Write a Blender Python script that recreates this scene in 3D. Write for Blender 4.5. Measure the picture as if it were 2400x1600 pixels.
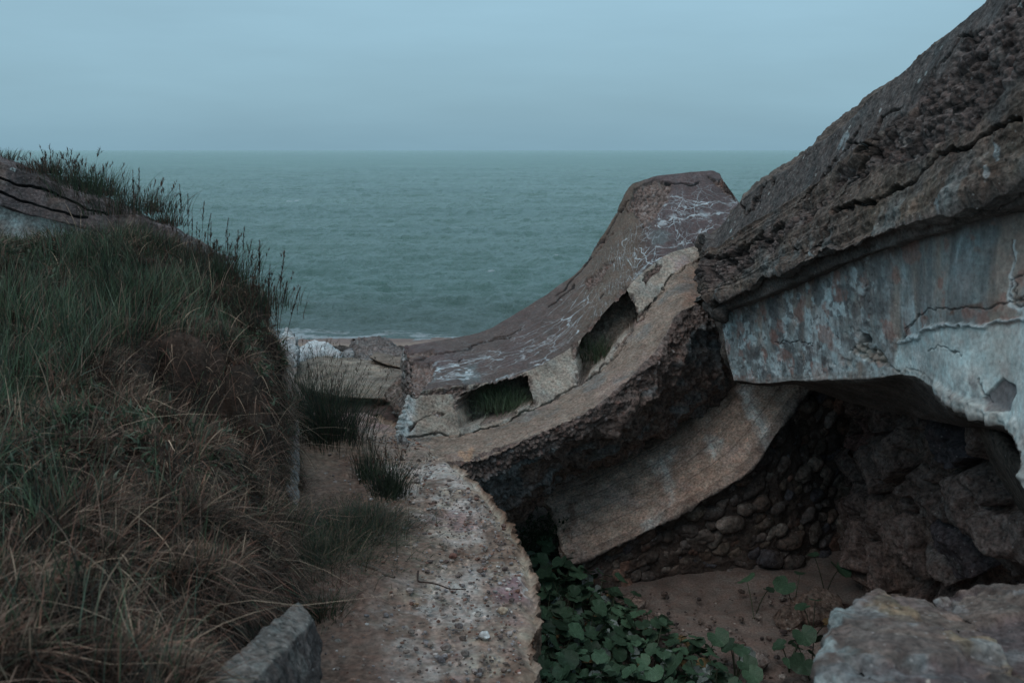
import bpy, bmesh, math, random
import numpy as np
from mathutils import Vector, Matrix
random.seed(7); RNG = np.random.default_rng(11)
C = bpy.context.scene.collection
scene = bpy.context.scene
for o in list(bpy.data.objects): bpy.data.objects.remove(o)

# ------------------------------------------------------------------ camera
F = 35/36*2400.0; PITCH = math.atan(448/F); H = 10.0     # photo pixels (2400 x 1600), metres above the sea
cp, sp = math.cos(PITCH), math.sin(PITCH)
cam_d = bpy.data.cameras.new("camera"); cam = bpy.data.objects.new("camera", cam_d); C.objects.link(cam)
cam.location = (0, 0, H); cam.rotation_euler = (math.pi/2-PITCH, 0, 0)
cam_d.lens = 35; cam_d.sensor_width = 36; cam_d.clip_start = .05; cam_d.clip_end = 60000
cam_d.dof.use_dof = True; cam_d.dof.focus_distance = 11.5; cam_d.dof.aperture_fstop = 3.2
scene.camera = cam
# ------------------------------------------------------------------ world and sun (soft overcast)
SUN_EL, SUN_AZ = 58, 215      # azimuth: from behind and left of the camera
world = bpy.data.worlds.new("World"); scene.world = world; world.use_nodes = True
nt = world.node_tree; nt.nodes.clear()
def wn(t, **k):
    n = nt.nodes.new(t)
    for a, b in k.items(): setattr(n, a, b)
    return n
wo = wn('ShaderNodeOutputWorld')
sky = wn('ShaderNodeTexSky', sky_type='NISHITA', sun_disc=False, sun_elevation=math.radians(SUN_EL), sun_rotation=math.radians(SUN_AZ), air_density=1.0, dust_density=2.5)
bg1 = wn('ShaderNodeBackground'); bg1.inputs[1].default_value = 0.08
bg2 = wn('ShaderNodeBackground'); bg2.inputs[1].default_value = 1.55
tc = wn('ShaderNodeTexCoord'); sx = wn('ShaderNodeSeparateXYZ')
rmp = wn('ShaderNodeValToRGB'); e = rmp.color_ramp.elements
e[0].position = 0.0; e[0].color = (.165, .282, .352, 1)
e[1].position = 1.0; e[1].color = (.46, .60, .70, 1)
for p_, c_ in ((.05, (.183, .308, .382, 1)), (.18, (.235, .383, .470, 1)), (.36, (.298, .458, .562, 1))):
    k = e.new(p_); k.color = c_
mp = wn('ShaderNodeMapping'); mp.inputs['Scale'].default_value = (1.0, 1.0, 6)
nz = wn('ShaderNodeTexNoise'); nz.inputs['Scale'].default_value = 2.2; nz.inputs['Detail'].default_value = 5; nz.inputs['Roughness'].default_value = .55
mr = wn('ShaderNodeMapRange'); mr.inputs[1].default_value = .3; mr.inputs[2].default_value = .75; mr.inputs[3].default_value = .92; mr.inputs[4].default_value = 1.09
mul = wn('ShaderNodeVectorMath', operation='SCALE'); mixw = wn('ShaderNodeMixShader'); mixw.inputs[0].default_value = .86
L = nt.links.new
L(tc.outputs['Generated'], sx.inputs[0]); L(sx.outputs[2], rmp.inputs[0])
L(tc.outputs['Generated'], mp.inputs[0]); L(mp.outputs[0], nz.inputs[0]); L(nz.outputs[0], mr.inputs[0])
L(rmp.outputs[0], mul.inputs[0]); L(mr.outputs[0], mul.inputs['Scale']); L(mul.outputs[0], bg2.inputs[0])
L(sky.outputs[0], bg1.inputs[0]); L(bg1.outputs[0], mixw.inputs[1]); L(bg2.outputs[0], mixw.inputs[2]); L(mixw.outputs[0], wo.inputs[0])
sun_d = bpy.data.lights.new("sun", 'SUN'); sun = bpy.data.objects.new("sun", sun_d); C.objects.link(sun)
sun_d.energy = .95; sun_d.angle = math.radians(50); sun_d.color = (1, .80, .70)
_el, _az = math.radians(SUN_EL), math.radians(SUN_AZ)
sdir = Vector((math.cos(_el)*math.sin(_az), math.cos(_el)*math.cos(_az), math.sin(_el)))
sun.rotation_euler = sdir.to_track_quat('Z', 'Y').to_euler()
scene.view_settings.view_transform = 'Standard'; scene.view_settings.look = 'None'
scene.view_settings.exposure = 0; scene.view_settings.gamma = 1
scene.render.engine = 'CYCLES'

# ------------------------------------------------------------------ helpers: photo pixel + distance -> world
def P(u, v, Y):
    x = (u-1200)/F; y = (800-v)/F
    d = Y/(cp+y*sp)
    return np.array((x*d, Y, H+d*(-sp+y*cp)))
def PZ(u, v, z):
    y = (800-v)/F; d = (z-H)/(-sp+y*cp)
    return np.array(((u-1200)/F*d, d*(cp+y*sp), z))
def proj(p):
    q = p-np.array((0, 0, H)); d = q[..., 1]*cp-q[..., 2]*sp; d = np.where(d < .1, .1, d)
    up = q[..., 1]*sp+q[..., 2]*cp
    return np.stack((1200+F*q[..., 0]/d, 800-F*up/d), -1)
def sstep(a, b, x):
    t = np.clip((x-a)/(b-a), 0, 1); return t*t*(3-2*t)
def _hash(ix, iy, iz, s):
    h = (ix*374761393+iy*668265263+iz*2147483647+s*1274126177) & 0xffffffff
    h = ((h ^ (h >> 13))*1274126177) & 0xffffffff
    h = ((h ^ (h >> 15))*2246822519) & 0xffffffff
    return (h ^ (h >> 16)) & 0xffffff
def vnoise(p, s=0):
    f = np.floor(p); t = p-f; i = f.astype(np.int64); t = t*t*t*(t*(t*6-15)+10)
    X, Y_, Z = i[..., 0], i[..., 1], i[..., 2]; r = 0
    for a in (0, 1):
        for b in (0, 1):
            for c in (0, 1):
                w = (t[..., 0] if a else 1-t[..., 0])*(t[..., 1] if b else 1-t[..., 1])*(t[..., 2] if c else 1-t[..., 2])
                r = r+w*(_hash(X+a, Y_+b, Z+c, s)/8388607.5-1)
    return r
def fbm(p, sc=1., octv=5, s=0, gain=.5):
    p = np.asarray(p, float)*sc+s*7.31; r = 0; a = 1.; tot = 0
    for k in range(octv):
        r = r+a*vnoise(p, s+k*13); tot += a; a *= gain; p = p*2.03+1.7
    return r/tot*1.6
def ridged(p, sc=1., octv=5, s=0, gain=.5):
    p = np.asarray(p, float)*sc+s*3.1; r = 0; a = 1.; tot = 0
    for k in range(octv):
        r = r+a*(1-2*np.abs(vnoise(p, s+k*17))); tot += a; a *= gain; p = p*2.07+4.1
    return r/tot
def worley(p, sc=1., s=0):
    p = np.asarray(p, float)*sc; f = np.floor(p); i = f.astype(np.int64)
    F1 = np.full(p.shape[:-1], 9.); F2 = F1.copy(); idd = np.zeros(p.shape[:-1])
    for a in (-1, 0, 1):
        for b in (-1, 0, 1):
            for c in (-1, 0, 1):
                X, Y_, Z = i[..., 0]+a, i[..., 1]+b, i[..., 2]+c
                h1 = _hash(X, Y_, Z, s)/16777215.; h2 = _hash(X, Y_, Z, s+1)/16777215.; h3 = _hash(X, Y_, Z, s+2)/16777215.
                d = np.sqrt((X+h1-p[..., 0])**2+(Y_+h2-p[..., 1])**2+(Z+h3-p[..., 2])**2)
                n = d < F1; F2 = np.where(n, F1, np.minimum(F2, d)); idd = np.where(n, h1*.37+h3*.63, idd); F1 = np.minimum(F1, d)
    return F1, F2, idd
def pdist(px, pts):                     # distance to a polyline, photo pixels
    r = np.full(px.shape[:-1], 1e9)
    for a, b in zip(pts[:-1], pts[1:]):
        a = np.array(a, float); ab = np.array(b, float)-a
        t = np.clip(((px-a)@ab)/(ab@ab+1e-9), 0, 1)
        r = np.minimum(r, np.linalg.norm(px-(a+t[..., None]*ab), axis=-1))
    return r
def pin(px, poly):                      # signed distance, >0 inside
    d = pdist(px, list(poly)+[poly[0]]); ins = np.zeros(px.shape[:-1], bool); n = len(poly)
    for k in range(n):
        x1, y1 = poly[k]; x2, y2 = poly[(k+1) % n]
        if y1 == y2: continue
        c = ((y1 > px[..., 1]) != (y2 > px[..., 1])) & (px[..., 0] < (x2-x1)*(px[..., 1]-y1)/(y2-y1)+x1)
        ins ^= c
    return np.where(ins, d, -d)
def mixc(col, c2, m):
    return col*(1-m[..., None])+np.array(c2, float)*m[..., None]

# ------------------------------------------------------------------ helpers: meshes
def mesh_np(name, V, Q, T=None, attrs=None, smooth=True, uv=None):
    """V (n,3); Q (m,4) quads; T (k,3) triangles"""
    me = bpy.data.meshes.new(name); V = np.asarray(V, np.float32).reshape(-1, 3)
    Q = np.zeros((0, 4), np.int32) if Q is None else np.asarray(Q, np.int32).reshape(-1, 4)
    T = np.zeros((0, 3), np.int32) if T is None else np.asarray(T, np.int32).reshape(-1, 3)
    me.vertices.add(len(V)); me.vertices.foreach_set('co', V.ravel())
    nl = Q.size+T.size; me.loops.add(nl); me.loops.foreach_set('vertex_index', np.concatenate((Q.ravel(), T.ravel())).astype(np.int32))
    me.polygons.add(len(Q)+len(T))
    ls = np.concatenate((np.arange(len(Q))*4, Q.size+np.arange(len(T))*3)).astype(np.int32)
    me.polygons.foreach_set('loop_start', ls)
    me.polygons.foreach_set('use_smooth', np.full(len(Q)+len(T), smooth))
    me.update(calc_edges=True); me.validate()
    for k, a in (attrs or {}).items():
        a = np.asarray(a, np.float32)
        if a.ndim == 2:
            at = me.attributes.new(k, 'FLOAT_COLOR', 'POINT'); c = np.ones((len(V), 4), np.float32); c[:, :3] = a; at.data.foreach_set('color', c.ravel())
        else:
            at = me.attributes.new(k, 'FLOAT', 'POINT'); at.data.foreach_set('value', a.ravel())
    return me
def gridq(nr, nc, wrap=False):
    r = np.arange(nr-1)[:, None]; c = np.arange(nc if wrap else nc-1)[None, :]; c2 = (c+1) % nc
    return np.stack((r*nc+c, r*nc+c2, (r+1)*nc+c2, (r+1)*nc+c), -1).reshape(-1, 4)
def empty(name, loc=(0, 0, 0), rz=0.):
    o = bpy.data.objects.new(name, None); o.location = tuple(loc); o.rotation_euler = (0, 0, rz); o.empty_display_size = .2; C.objects.link(o); return o
def obj(name, me, mat=None, parent=None, loc=None):
    o = bpy.data.objects.new(name, me); C.objects.link(o)
    if mat and not me.materials: me.materials.append(mat)
    if loc is not None: o.location = tuple(loc)
    if parent:
        o.parent = parent
        if loc is None: o.location = -Vector(parent.location) if not any(parent.rotation_euler) else o.location
    return o
def tag(o, label=None, cat=None, group=None, kind=None):
    if label: o['label'] = label
    if cat: o['category'] = cat
    if group: o['group'] = group
    if kind: o['kind'] = kind
    return o
def crom(pts, n):                        # smooth curve through the rows of pts -> n samples
    pts = np.asarray(pts, float); k = len(pts)
    e0 = 2*pts[0]-pts[1]; e1 = 2*pts[-1]-pts[-2]; q = np.vstack((e0[None], pts, e1[None]))
    seg = np.linalg.norm(np.diff(pts[:, :2], axis=0), axis=1); seg = np.maximum(seg, 1e-3)
    t = np.linspace(0, k-1, n); i = np.minimum(t.astype(int), k-2); f = (t-i)[:, None]
    p0, p1, p2, p3 = q[i], q[i+1], q[i+2], q[i+3]
    return .5*((2*p1)+(-p0+p2)*f+(2*p0-5*p1+4*p2-p3)*f**2+(-p0+3*p1-3*p2+p3)*f**3)
def gnormal(G, wrap=False):
    dv = np.gradient(G, axis=1)
    if wrap:
        E_ = np.concatenate((G[-1:], G, G[:1]), 0); du = (E_[2:]-E_[:-2])/2
    else: du = np.gradient(G, axis=0)
    n = np.cross(du, dv); return n/(np.linalg.norm(n, axis=-1, keepdims=True)+1e-9)
class Loft:
    """closed solid: rows run along the length, the cross-section passes through every row and wraps round"""
    def __init__(s, rows, nc, subs, cap=24):
        R = [crom(np.array(r), nc) for r in rows]; k = len(R); G = []; s.start = []
        for a in range(k):
            s.start.append(len(G)); A, B = R[a], R[(a+1) % k]
            for j in range(subs[a]): G.append(A+(B-A)*(j/subs[a]))
        s.start.append(len(G)); G = np.array(G); s.seg = np.zeros(len(G), int)
        for a in range(k): s.seg[s.start[a]:s.start[a+1]] = a
        c0 = G[:, 0].mean(0); c1 = G[:, -1].mean(0); t = (np.arange(1, cap+1)/cap)[::-1]
        A = np.stack([G[:, 0]+(c0-G[:, 0])*k_ for k_ in t*.999], 1); B = np.stack([G[:, -1]+(c1-G[:, -1])*k_ for k_ in t[::-1]*.999], 1)
        s.G = np.concatenate((A, G, B), 1); s.cap = cap; s.nc = nc
        s.N = gnormal(s.G, True)
        v = s.G-s.G[:, cap:cap+nc].reshape(-1, 3).mean(0)
        if (s.N*v).sum(-1).mean() < 0: s.N = -s.N; s.flip = True
        else: s.flip = False
        s.px = proj(s.G); s.c = np.clip((np.arange(s.G.shape[1])-cap)/(nc-1), 0, 1)
    def segw(s, vals, soft=3):           # one value per segment, blended over a few rows
        a = np.array([vals[k] for k in s.seg], float)
        for _ in range(soft): a = (np.roll(a, 1)+a*2+np.roll(a, -1))/4
        return a[:, None]*np.ones(s.G.shape[1])
    def part(s, D, attrs, name, a, b, mat, parent, cols=None):
        n = len(s.G); r0 = s.start[a]; r1 = s.start[b]; idx = np.arange(r0, r1+1) % n
        c0, c1 = (s.cap, s.cap+s.nc) if cols is None else cols
        V = D[idx][:, c0:c1]; Q = gridq(V.shape[0], V.shape[1])
        if not s.flip: Q = Q[:, ::-1]
        return obj(name, mesh_np(name, V.reshape(-1, 3), Q, attrs={k: v[idx][:, c0:c1].reshape((-1,)+v.shape[2:]) for k, v in attrs.items()}), mat, parent)
    def ends(s, D, attrs, name, mat, parent, which=(0, 1)):
        n = len(s.G); idx = np.arange(n+1) % n
        for w in which:
            c0, c1 = (0, s.cap+1) if w == 0 else (s.cap+s.nc-1, s.G.shape[1])
            V = D[idx][:, c0:c1]; Q = gridq(V.shape[0], V.shape[1])
            if not s.flip: Q = Q[:, ::-1]
            obj(name, mesh_np(name, V.reshape(-1, 3), Q, attrs={k: v[idx][:, c0:c1].reshape((-1,)+v.shape[2:]) for k, v in attrs.items()}), mat, parent)
def hull(points, maxedge=.06):
    bm = bmesh.new()
    for p in points: bm.verts.new(tuple(p))
    r = bmesh.ops.convex_hull(bm, input=bm.verts)
    bmesh.ops.delete(bm, geom=[v for v in bm.verts if not v.link_faces], context='VERTS')
    for _ in range(9):
        es = [e_ for e_ in bm.edges if e_.calc_length() > maxedge]
        if not es: break
        bmesh.ops.subdivide_edges(bm, edges=es, cuts=1); bmesh.ops.triangulate(bm, faces=bm.faces[:])
    bmesh.ops.recalc_face_normals(bm, faces=bm.faces[:]); bm.normal_update()
    bm.verts.ensure_lookup_table()
    V = np.array([v.co for v in bm.verts]); N = np.array([v.normal for v in bm.verts]); T = np.array([[v.index for v in f.verts] for f in bm.faces])
    bm.free(); return V, N, T
_ico = None
def ico(sub=2):
    bm = bmesh.new(); bmesh.ops.create_icosphere(bm, subdivisions=sub, radius=1)
    V = np.array([v.co for v in bm.verts]); T = np.array([[v.index for v in f.verts] for f in bm.faces]); bm.free(); return V, T

# ------------------------------------------------------------------ materials
def weathered(name, fine=38., var=.35, speck=.15, bump=.5, bdist=.012, rough=.9, crack=False, crackcol=(.40, .47, .50), spec=.25, blotch=6.):
    """pigment comes from the 'tint' attribute; nodes add grain, blotches, pits and optional lime-filled cracks"""
    m = bpy.data.materials.new(name); m.use_nodes = True; t = m.node_tree; N = t.nodes; K = t.links.new
    b = N['Principled BSDF']; b.inputs['Roughness'].default_value = rough; b.inputs['Specular IOR Level'].default_value = spec
    at = N.new('ShaderNodeAttribute'); at.attribute_name = 'tint'
    tcn = N.new('ShaderNodeTexCoord')
    def noise(sc, det=6, ro=.6):
        n = N.new('ShaderNodeTexNoise'); n.inputs['Scale'].default_value = sc; n.inputs['Detail'].default_value = det; n.inputs['Roughness'].default_value = ro
        K(tcn.outputs['Object'], n.inputs[0]); return n
    n1 = noise(fine); n2 = noise(blotch, 5, .65)
    def rng(src, a, b_, c, d):
        r = N.new('ShaderNodeMapRange'); r.inputs[1].default_value = a; r.inputs[2].default_value = b_; r.inputs[3].default_value = c; r.inputs[4].default_value = d; K(src, r.inputs[0]); return r.outputs[0]
    def scale(c, f):
        s = N.new('ShaderNodeVectorMath'); s.operation = 'SCALE'; K(c, s.inputs[0]); K(f, s.inputs['Scale']); return s.outputs[0]
    c = scale(at.outputs['Color'], rng(n1.outputs[0], .3, .7, 1-var, 1+var))
    c = scale(c, rng(n2.outputs[0], .3, .7, 1-var*.7, 1+var*.7))
    hue = N.new('ShaderNodeMix'); hue.data_type = 'RGBA'; hue.blend_type = 'MULTIPLY'; hue.inputs[0].default_value = 1
    n3 = noise(blotch*2.3, 4, .6); rp = N.new('ShaderNodeValToRGB'); rp.color_ramp.elements[0].position = .35; rp.color_ramp.elements[0].color = (1.0, .90, .86, 1); rp.color_ramp.elements[1].position = .68; rp.color_ramp.elements[1].color = (.93, 1, 1.0, 1)
    K(n3.outputs[0], rp.inputs[0]); K(c, hue.inputs[6]); K(rp.outputs[0], hue.inputs[7]); c = hue.outputs[2]
    if speck:
        vo = N.new('ShaderNodeTexVoronoi'); vo.inputs['Scale'].default_value = fine*1.1; K(tcn.outputs['Object'], vo.inputs[0])
        g = rng(vo.outputs['Distance'], .12, .3, 1, 0); sx_ = N.new('ShaderNodeSeparateColor'); K(vo.outputs['Color'], sx_.inputs[0])
        g2 = rng(sx_.outputs[0], .55, .75, 0, 1); mm = N.new('ShaderNodeMath'); mm.operation = 'MULTIPLY'; K(g, mm.inputs[0]); K(g2, mm.inputs[1])
        m2 = N.new('ShaderNodeMath'); m2.operation = 'MULTIPLY'; m2.inputs[1].default_value = speck; K(mm.outputs[0], m2.inputs[0])
        mx = N.new('ShaderNodeMix'); mx.data_type = 'RGBA'; K(m2.outputs[0], mx.inputs[0]); K(c, mx.inputs[6])
        rr = N.new('ShaderNodeValToRGB'); rr.color_ramp.interpolation = 'CONSTANT'; q = rr.color_ramp.elements; q[0].color = (.03, .03, .035, 1); q[1].position = .5; q[1].color = (.42, .40, .38, 1); K(sx_.outputs[1], rr.inputs[0]); K(rr.outputs[0], mx.inputs[7]); c = mx.outputs[2]
    hsrc = n1.outputs[0]
    if crack:
        ac = N.new('ShaderNodeAttribute'); ac.attribute_name = 'crk'; au = N.new('ShaderNodeAttribute'); au.attribute_name = 'cuv'
        wz = N.new('ShaderNodeTexNoise'); wz.inputs['Scale'].default_value = 1.6; wz.inputs['Detail'].default_value = 4; K(au.outputs['Vector'], wz.inputs[0])
        ad = N.new('ShaderNodeMix'); ad.data_type = 'VECTOR'; ad.inputs[0].default_value = .34; K(au.outputs['Vector'], ad.inputs[4]); K(wz.outputs['Color'], ad.inputs[5])
        line = None
        for sc_, w_ in ((1.0, .018), (2.1, .020)):
            v2 = N.new('ShaderNodeTexVoronoi'); v2.feature = 'DISTANCE_TO_EDGE'; v2.inputs['Scale'].default_value = sc_; K(ad.outputs[1], v2.inputs[0])
            l = rng(v2.outputs['Distance'], w_*.35, w_, 1, 0)
            if line is None: line = l
            else:
                a2 = N.new('ShaderNodeMath'); a2.operation = 'MULTIPLY'; a2.inputs[1].default_value = .75; K(l, a2.inputs[0])
                a3 = N.new('ShaderNodeMath'); a3.operation = 'MAXIMUM'; K(line, a3.inputs[0]); K(a2.outputs[0], a3.inputs[1]); line = a3.outputs[0]
        n5 = noise(3.1, 3, .5); br = rng(n5.outputs[0], .38, .62, 0, 1)
        m5 = N.new('ShaderNodeMath'); m5.operation = 'MULTIPLY'; K(line, m5.inputs[0]); K(br, m5.inputs[1])
        m6 = N.new('ShaderNodeMath'); m6.operation = 'MULTIPLY'; K(m5.outputs[0], m6.inputs[0]); K(ac.outputs['Fac'], m6.inputs[1])
        mx = N.new('ShaderNodeMix'); mx.data_type = 'RGBA'; K(m6.outputs[0], mx.inputs[0]); K(c, mx.inputs[6]); mx.inputs[7].default_value = (*crackcol, 1); c = mx.outputs[2]
    K(c, b.inputs['Base Color'])
    n4 = noise(fine*2.6, 4, .7)
    ha = N.new('ShaderNodeMath'); ha.operation = 'MULTIPLY_ADD'; K(n4.outputs[0], ha.inputs[0]); ha.inputs[1].default_value = .5; K(hsrc, ha.inputs[2])
    bp = N.new('ShaderNodeBump'); bp.inputs['Strength'].default_value = bump; bp.inputs['Distance'].default_value = bdist; K(ha.outputs[0], bp.inputs['Height']); K(bp.outputs[0], b.inputs['Normal'])
    return m
M_CONC = weathered('weathered_concrete', 38, .55, .4, .9, .014)
M_WALK = weathered('worn_walkway_concrete', 24, .45, .12, .8, .014, blotch=5)
M_PLASTER = weathered('chalky_plaster', 30, .30, .3, .55, .007, blotch=4)
M_SHELL = weathered('cracked_brown_concrete', 40, .38, .3, .6, .010, rough=.8, crack=True)
M_ROUGH = weathered('broken_concrete', 26, .7, .5, 1., .03)
M_STONE = weathered('field_stone', 22, .65, .35, .8, .014, rough=.85)
M_SAND = weathered('damp_sand', 45, .4, .45, .8, .012, blotch=3.)
M_SOIL = weathered('dry_soil', 34, .45, .2, .9, .02)
M_NEAR = weathered('layered_concrete', 30, .55, .35, .9, .010, blotch=5)
def leafy(name, rough=.55, trans=.25):
    m = bpy.data.materials.new(name); m.use_nodes = True; t = m.node_tree; N = t.nodes; K = t.links.new
    b = N['Principled BSDF']; b.inputs['Roughness'].default_value = rough; b.inputs['Specular IOR Level'].default_value = .2
    at = N.new('ShaderNodeAttribute'); at.attribute_name = 'tint'; n = N.new('ShaderNodeTexNoise'); n.inputs['Scale'].default_value = 9; tcn = N.new('ShaderNodeTexCoord'); K(tcn.outputs['Object'], n.inputs[0])
    r = N.new('ShaderNodeMapRange'); r.inputs[1].default_value = .3; r.inputs[2].default_value = .7; r.inputs[3].default_value = .7; r.inputs[4].default_value = 1.3; K(n.outputs[0], r.inputs[0])
    s = N.new('ShaderNodeVectorMath'); s.operation = 'SCALE'; oi = N.new('ShaderNodeObjectInfo'); r2 = N.new('ShaderNodeMapRange'); r2.inputs[3].default_value = .6; r2.inputs[4].default_value = 1.5; K(oi.outputs['Random'], r2.inputs[0]); mm_ = N.new('ShaderNodeMath'); mm_.operation = 'MULTIPLY'; K(r.outputs[0], mm_.inputs[0]); K(r2.outputs[0], mm_.inputs[1]); K(at.outputs['Color'], s.inputs[0]); K((mm_ if name == 'broad_leaf' else r).outputs[0], s.inputs['Scale']); K(s.outputs[0], b.inputs['Base Color'])
    tr = N.new('ShaderNodeBsdfTranslucent'); K(s.outputs[0], tr.inputs[0]); mx = N.new('ShaderNodeMixShader'); mx.inputs[0].default_value = trans
    K(b.outputs[0], mx.inputs[1]); K(tr.outputs[0], mx.inputs[2]); K(mx.outputs[0], N['Material Output'].inputs[0]); return m
M_GRASS = leafy('grass_blades', .7); M_LEAF = leafy('broad_leaf', .5, .15)

# ------------------------------------------------------------------ sea
def make_sea():
    ys = np.concatenate((np.linspace(50, 70, 130)[:-1], 70*np.exp(np.linspace(0, math.log(900/70), 760)), np.array((1200, 2000, 4000, 9000, 20000, 45000.))))
    t = np.linspace(-1, 1, 860); nr, nc = len(ys), len(t)
    X = ys[:, None]*t[None]*.80+t[None]*6; Y = ys[:, None]*np.ones(nc); p = np.stack((X, Y, 0*X), -1)
    def wave(sc, ax, s, o=3): return ridged(p*np.array((sc*ax, sc, 1)), 1, o, s, .55)
    sh = sstep(50, 66, ys)[:, None]; far = 1-sstep(400, 900, ys)[:, None]
    w1 = wave(.10, .28, 3, 3); w2 = wave(.30, .75, 9, 3); w3 = wave(.85, 1.6, 23, 3)
    Z = (.42*w1+.30*w2+.15*w3)*(.35+.65*sh)*far
    for yc, A in ((57.0, .16), (63.5, .26), (72, .16)):
        yy = ys[:, None]+1.6*fbm(p*np.array((.06, 0, 0)), 1, 3, 31+int(yc)); w = np.clip(fbm(p*np.array((.05, .0, 0))+yc, 1, 2, 5)+.45, 0, 1)
        Z = Z+A*w*np.exp(-((yy-yc)/1.5)**2)
    Z = Z-.02*(1-sh)
    foam = (1-sstep(52.5, 60+3*fbm(p*np.array((.05, 0, 0)), 1, 3, 4)[0], ys[:, None]*np.ones(nc)))
    fo = foam*sstep(.10, .5, ridged(p*np.array((.5, 1.3, 1)), 1, 4, 41))*sstep(-.3, .5, fbm(p*np.array((.09, .05, 1)), 1, 3, 44))*1.2
    caps = np.zeros_like(Z)
    for (u, v, w_) in ((683, 473, 16), (755, 588, 10), (1080, 535, 14), (1150, 640, 8), (700, 590, 7), (1135, 418, 6), (600, 440, 5), (1310, 600, 9), (930, 655, 8), (1180, 575, 8)):
        q = PZ(u, v, 0.1); k = q[1]/F
        caps = np.maximum(caps, 1.6*np.exp(-((X-q[0])/(w_*k*1.2))**2-((Y-q[1]-.1*(X-q[0]))/(k*w_*.9))**2)*(fbm(p*np.array((1.2, 2.5, 1)), 1, 4, 8) > -.05))
    fo = np.clip(fo+caps, 0, 1)
    V = np.stack((X, Y, Z), -1).reshape(-1, 3)
    me = mesh_np('sea', V, gridq(nr, nc), attrs={'foam': fo.ravel(), 'shal': (1-sstep(50, 75, ys[:, None]*np.ones(nc))).ravel(), 'spc': (.62-.56*sstep(80, 800, ys[:, None]*np.ones(nc))).ravel()})
    m = bpy.data.materials.new('sea_water'); m.use_nodes = True; t_ = m.node_tree; N = t_.nodes; K = t_.links.new; b = N['Principled BSDF']
    b.inputs['Roughness'].default_value = .16; b.inputs['IOR'].default_value = 1.33; asp = N.new('ShaderNodeAttribute'); asp.attribute_name = 'spc'; K(asp.outputs['Fac'], b.inputs['Specular IOR Level'])
    tcn = N.new('ShaderNodeTexCoord'); mp_ = N.new('ShaderNodeMapping'); mp_.inputs['Scale'].default_value = (1.1, .75, 1); K(tcn.outputs['Object'], mp_.inputs[0])
    n1 = N.new('ShaderNodeTexNoise'); n1.inputs['Scale'].default_value = 1.3; n1.inputs['Detail'].default_value = 9; n1.inputs['Roughness'].default_value = .72; K(mp_.outputs[0], n1.inputs[0])
    bp = N.new('ShaderNodeBump'); bp.inputs['Strength'].default_value = 1; bp.inputs['Distance'].default_value = 1.1; K(n1.outputs[0], bp.inputs['Height']); K(bp.outputs[0], b.inputs['Normal'])
    n2 = N.new('ShaderNodeTexNoise'); n2.inputs['Scale'].default_value = .035; n2.inputs['Detail'].default_value = 5; m2 = N.new('ShaderNodeMapping'); m2.inputs['Scale'].default_value = (.3, 1, 1); K(tcn.outputs['Object'], m2.inputs[0]); K(m2.outputs[0], n2.inputs[0])
    rp = N.new('ShaderNodeValToRGB'); q = rp.color_ramp.elements; q[0].position = .35; q[0].color = (.105, .205, .182, 1); q[1].position = .65; q[1].color = (.140, .250, .222, 1); K(n2.outputs[0], rp.inputs[0])
    a1 = N.new('ShaderNodeAttribute'); a1.attribute_name = 'shal'; mx = N.new('ShaderNodeMix'); mx.data_type = 'RGBA'; K(a1.outputs['Fac'], mx.inputs[0]); K(rp.outputs[0], mx.inputs[6]); mx.inputs[7].default_value = (.11, .165, .148, 1)
    a2 = N.new('ShaderNodeAttribute'); a2.attribute_name = 'foam'; nf = N.new('ShaderNodeTexNoise'); nf.inputs['Scale'].default_value = 3.5; nf.inputs['Detail'].default_value = 5; K(tcn.outputs['Object'], nf.inputs[0])
    mm = N.new('ShaderNodeMath'); mm.operation = 'MULTIPLY'; K(nf.outputs[0], mm.inputs[0]); K(a2.outputs['Fac'], mm.inputs[1]); rg = N.new('ShaderNodeMapRange'); rg.inputs[1].default_value = .18; rg.inputs[2].default_value = .42; K(mm.outputs[0], rg.inputs[0])
    m3 = N.new('ShaderNodeMix'); m3.data_type = 'RGBA'; K(rg.outputs[0], m3.inputs[0]); K(mx.outputs[2], m3.inputs[6]); m3.inputs[7].default_value = (.46, .52, .54, 1); K(m3.outputs[2], b.inputs['Base Color'])
    tag(obj('sea', me, m), kind='structure')
make_sea()

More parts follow.
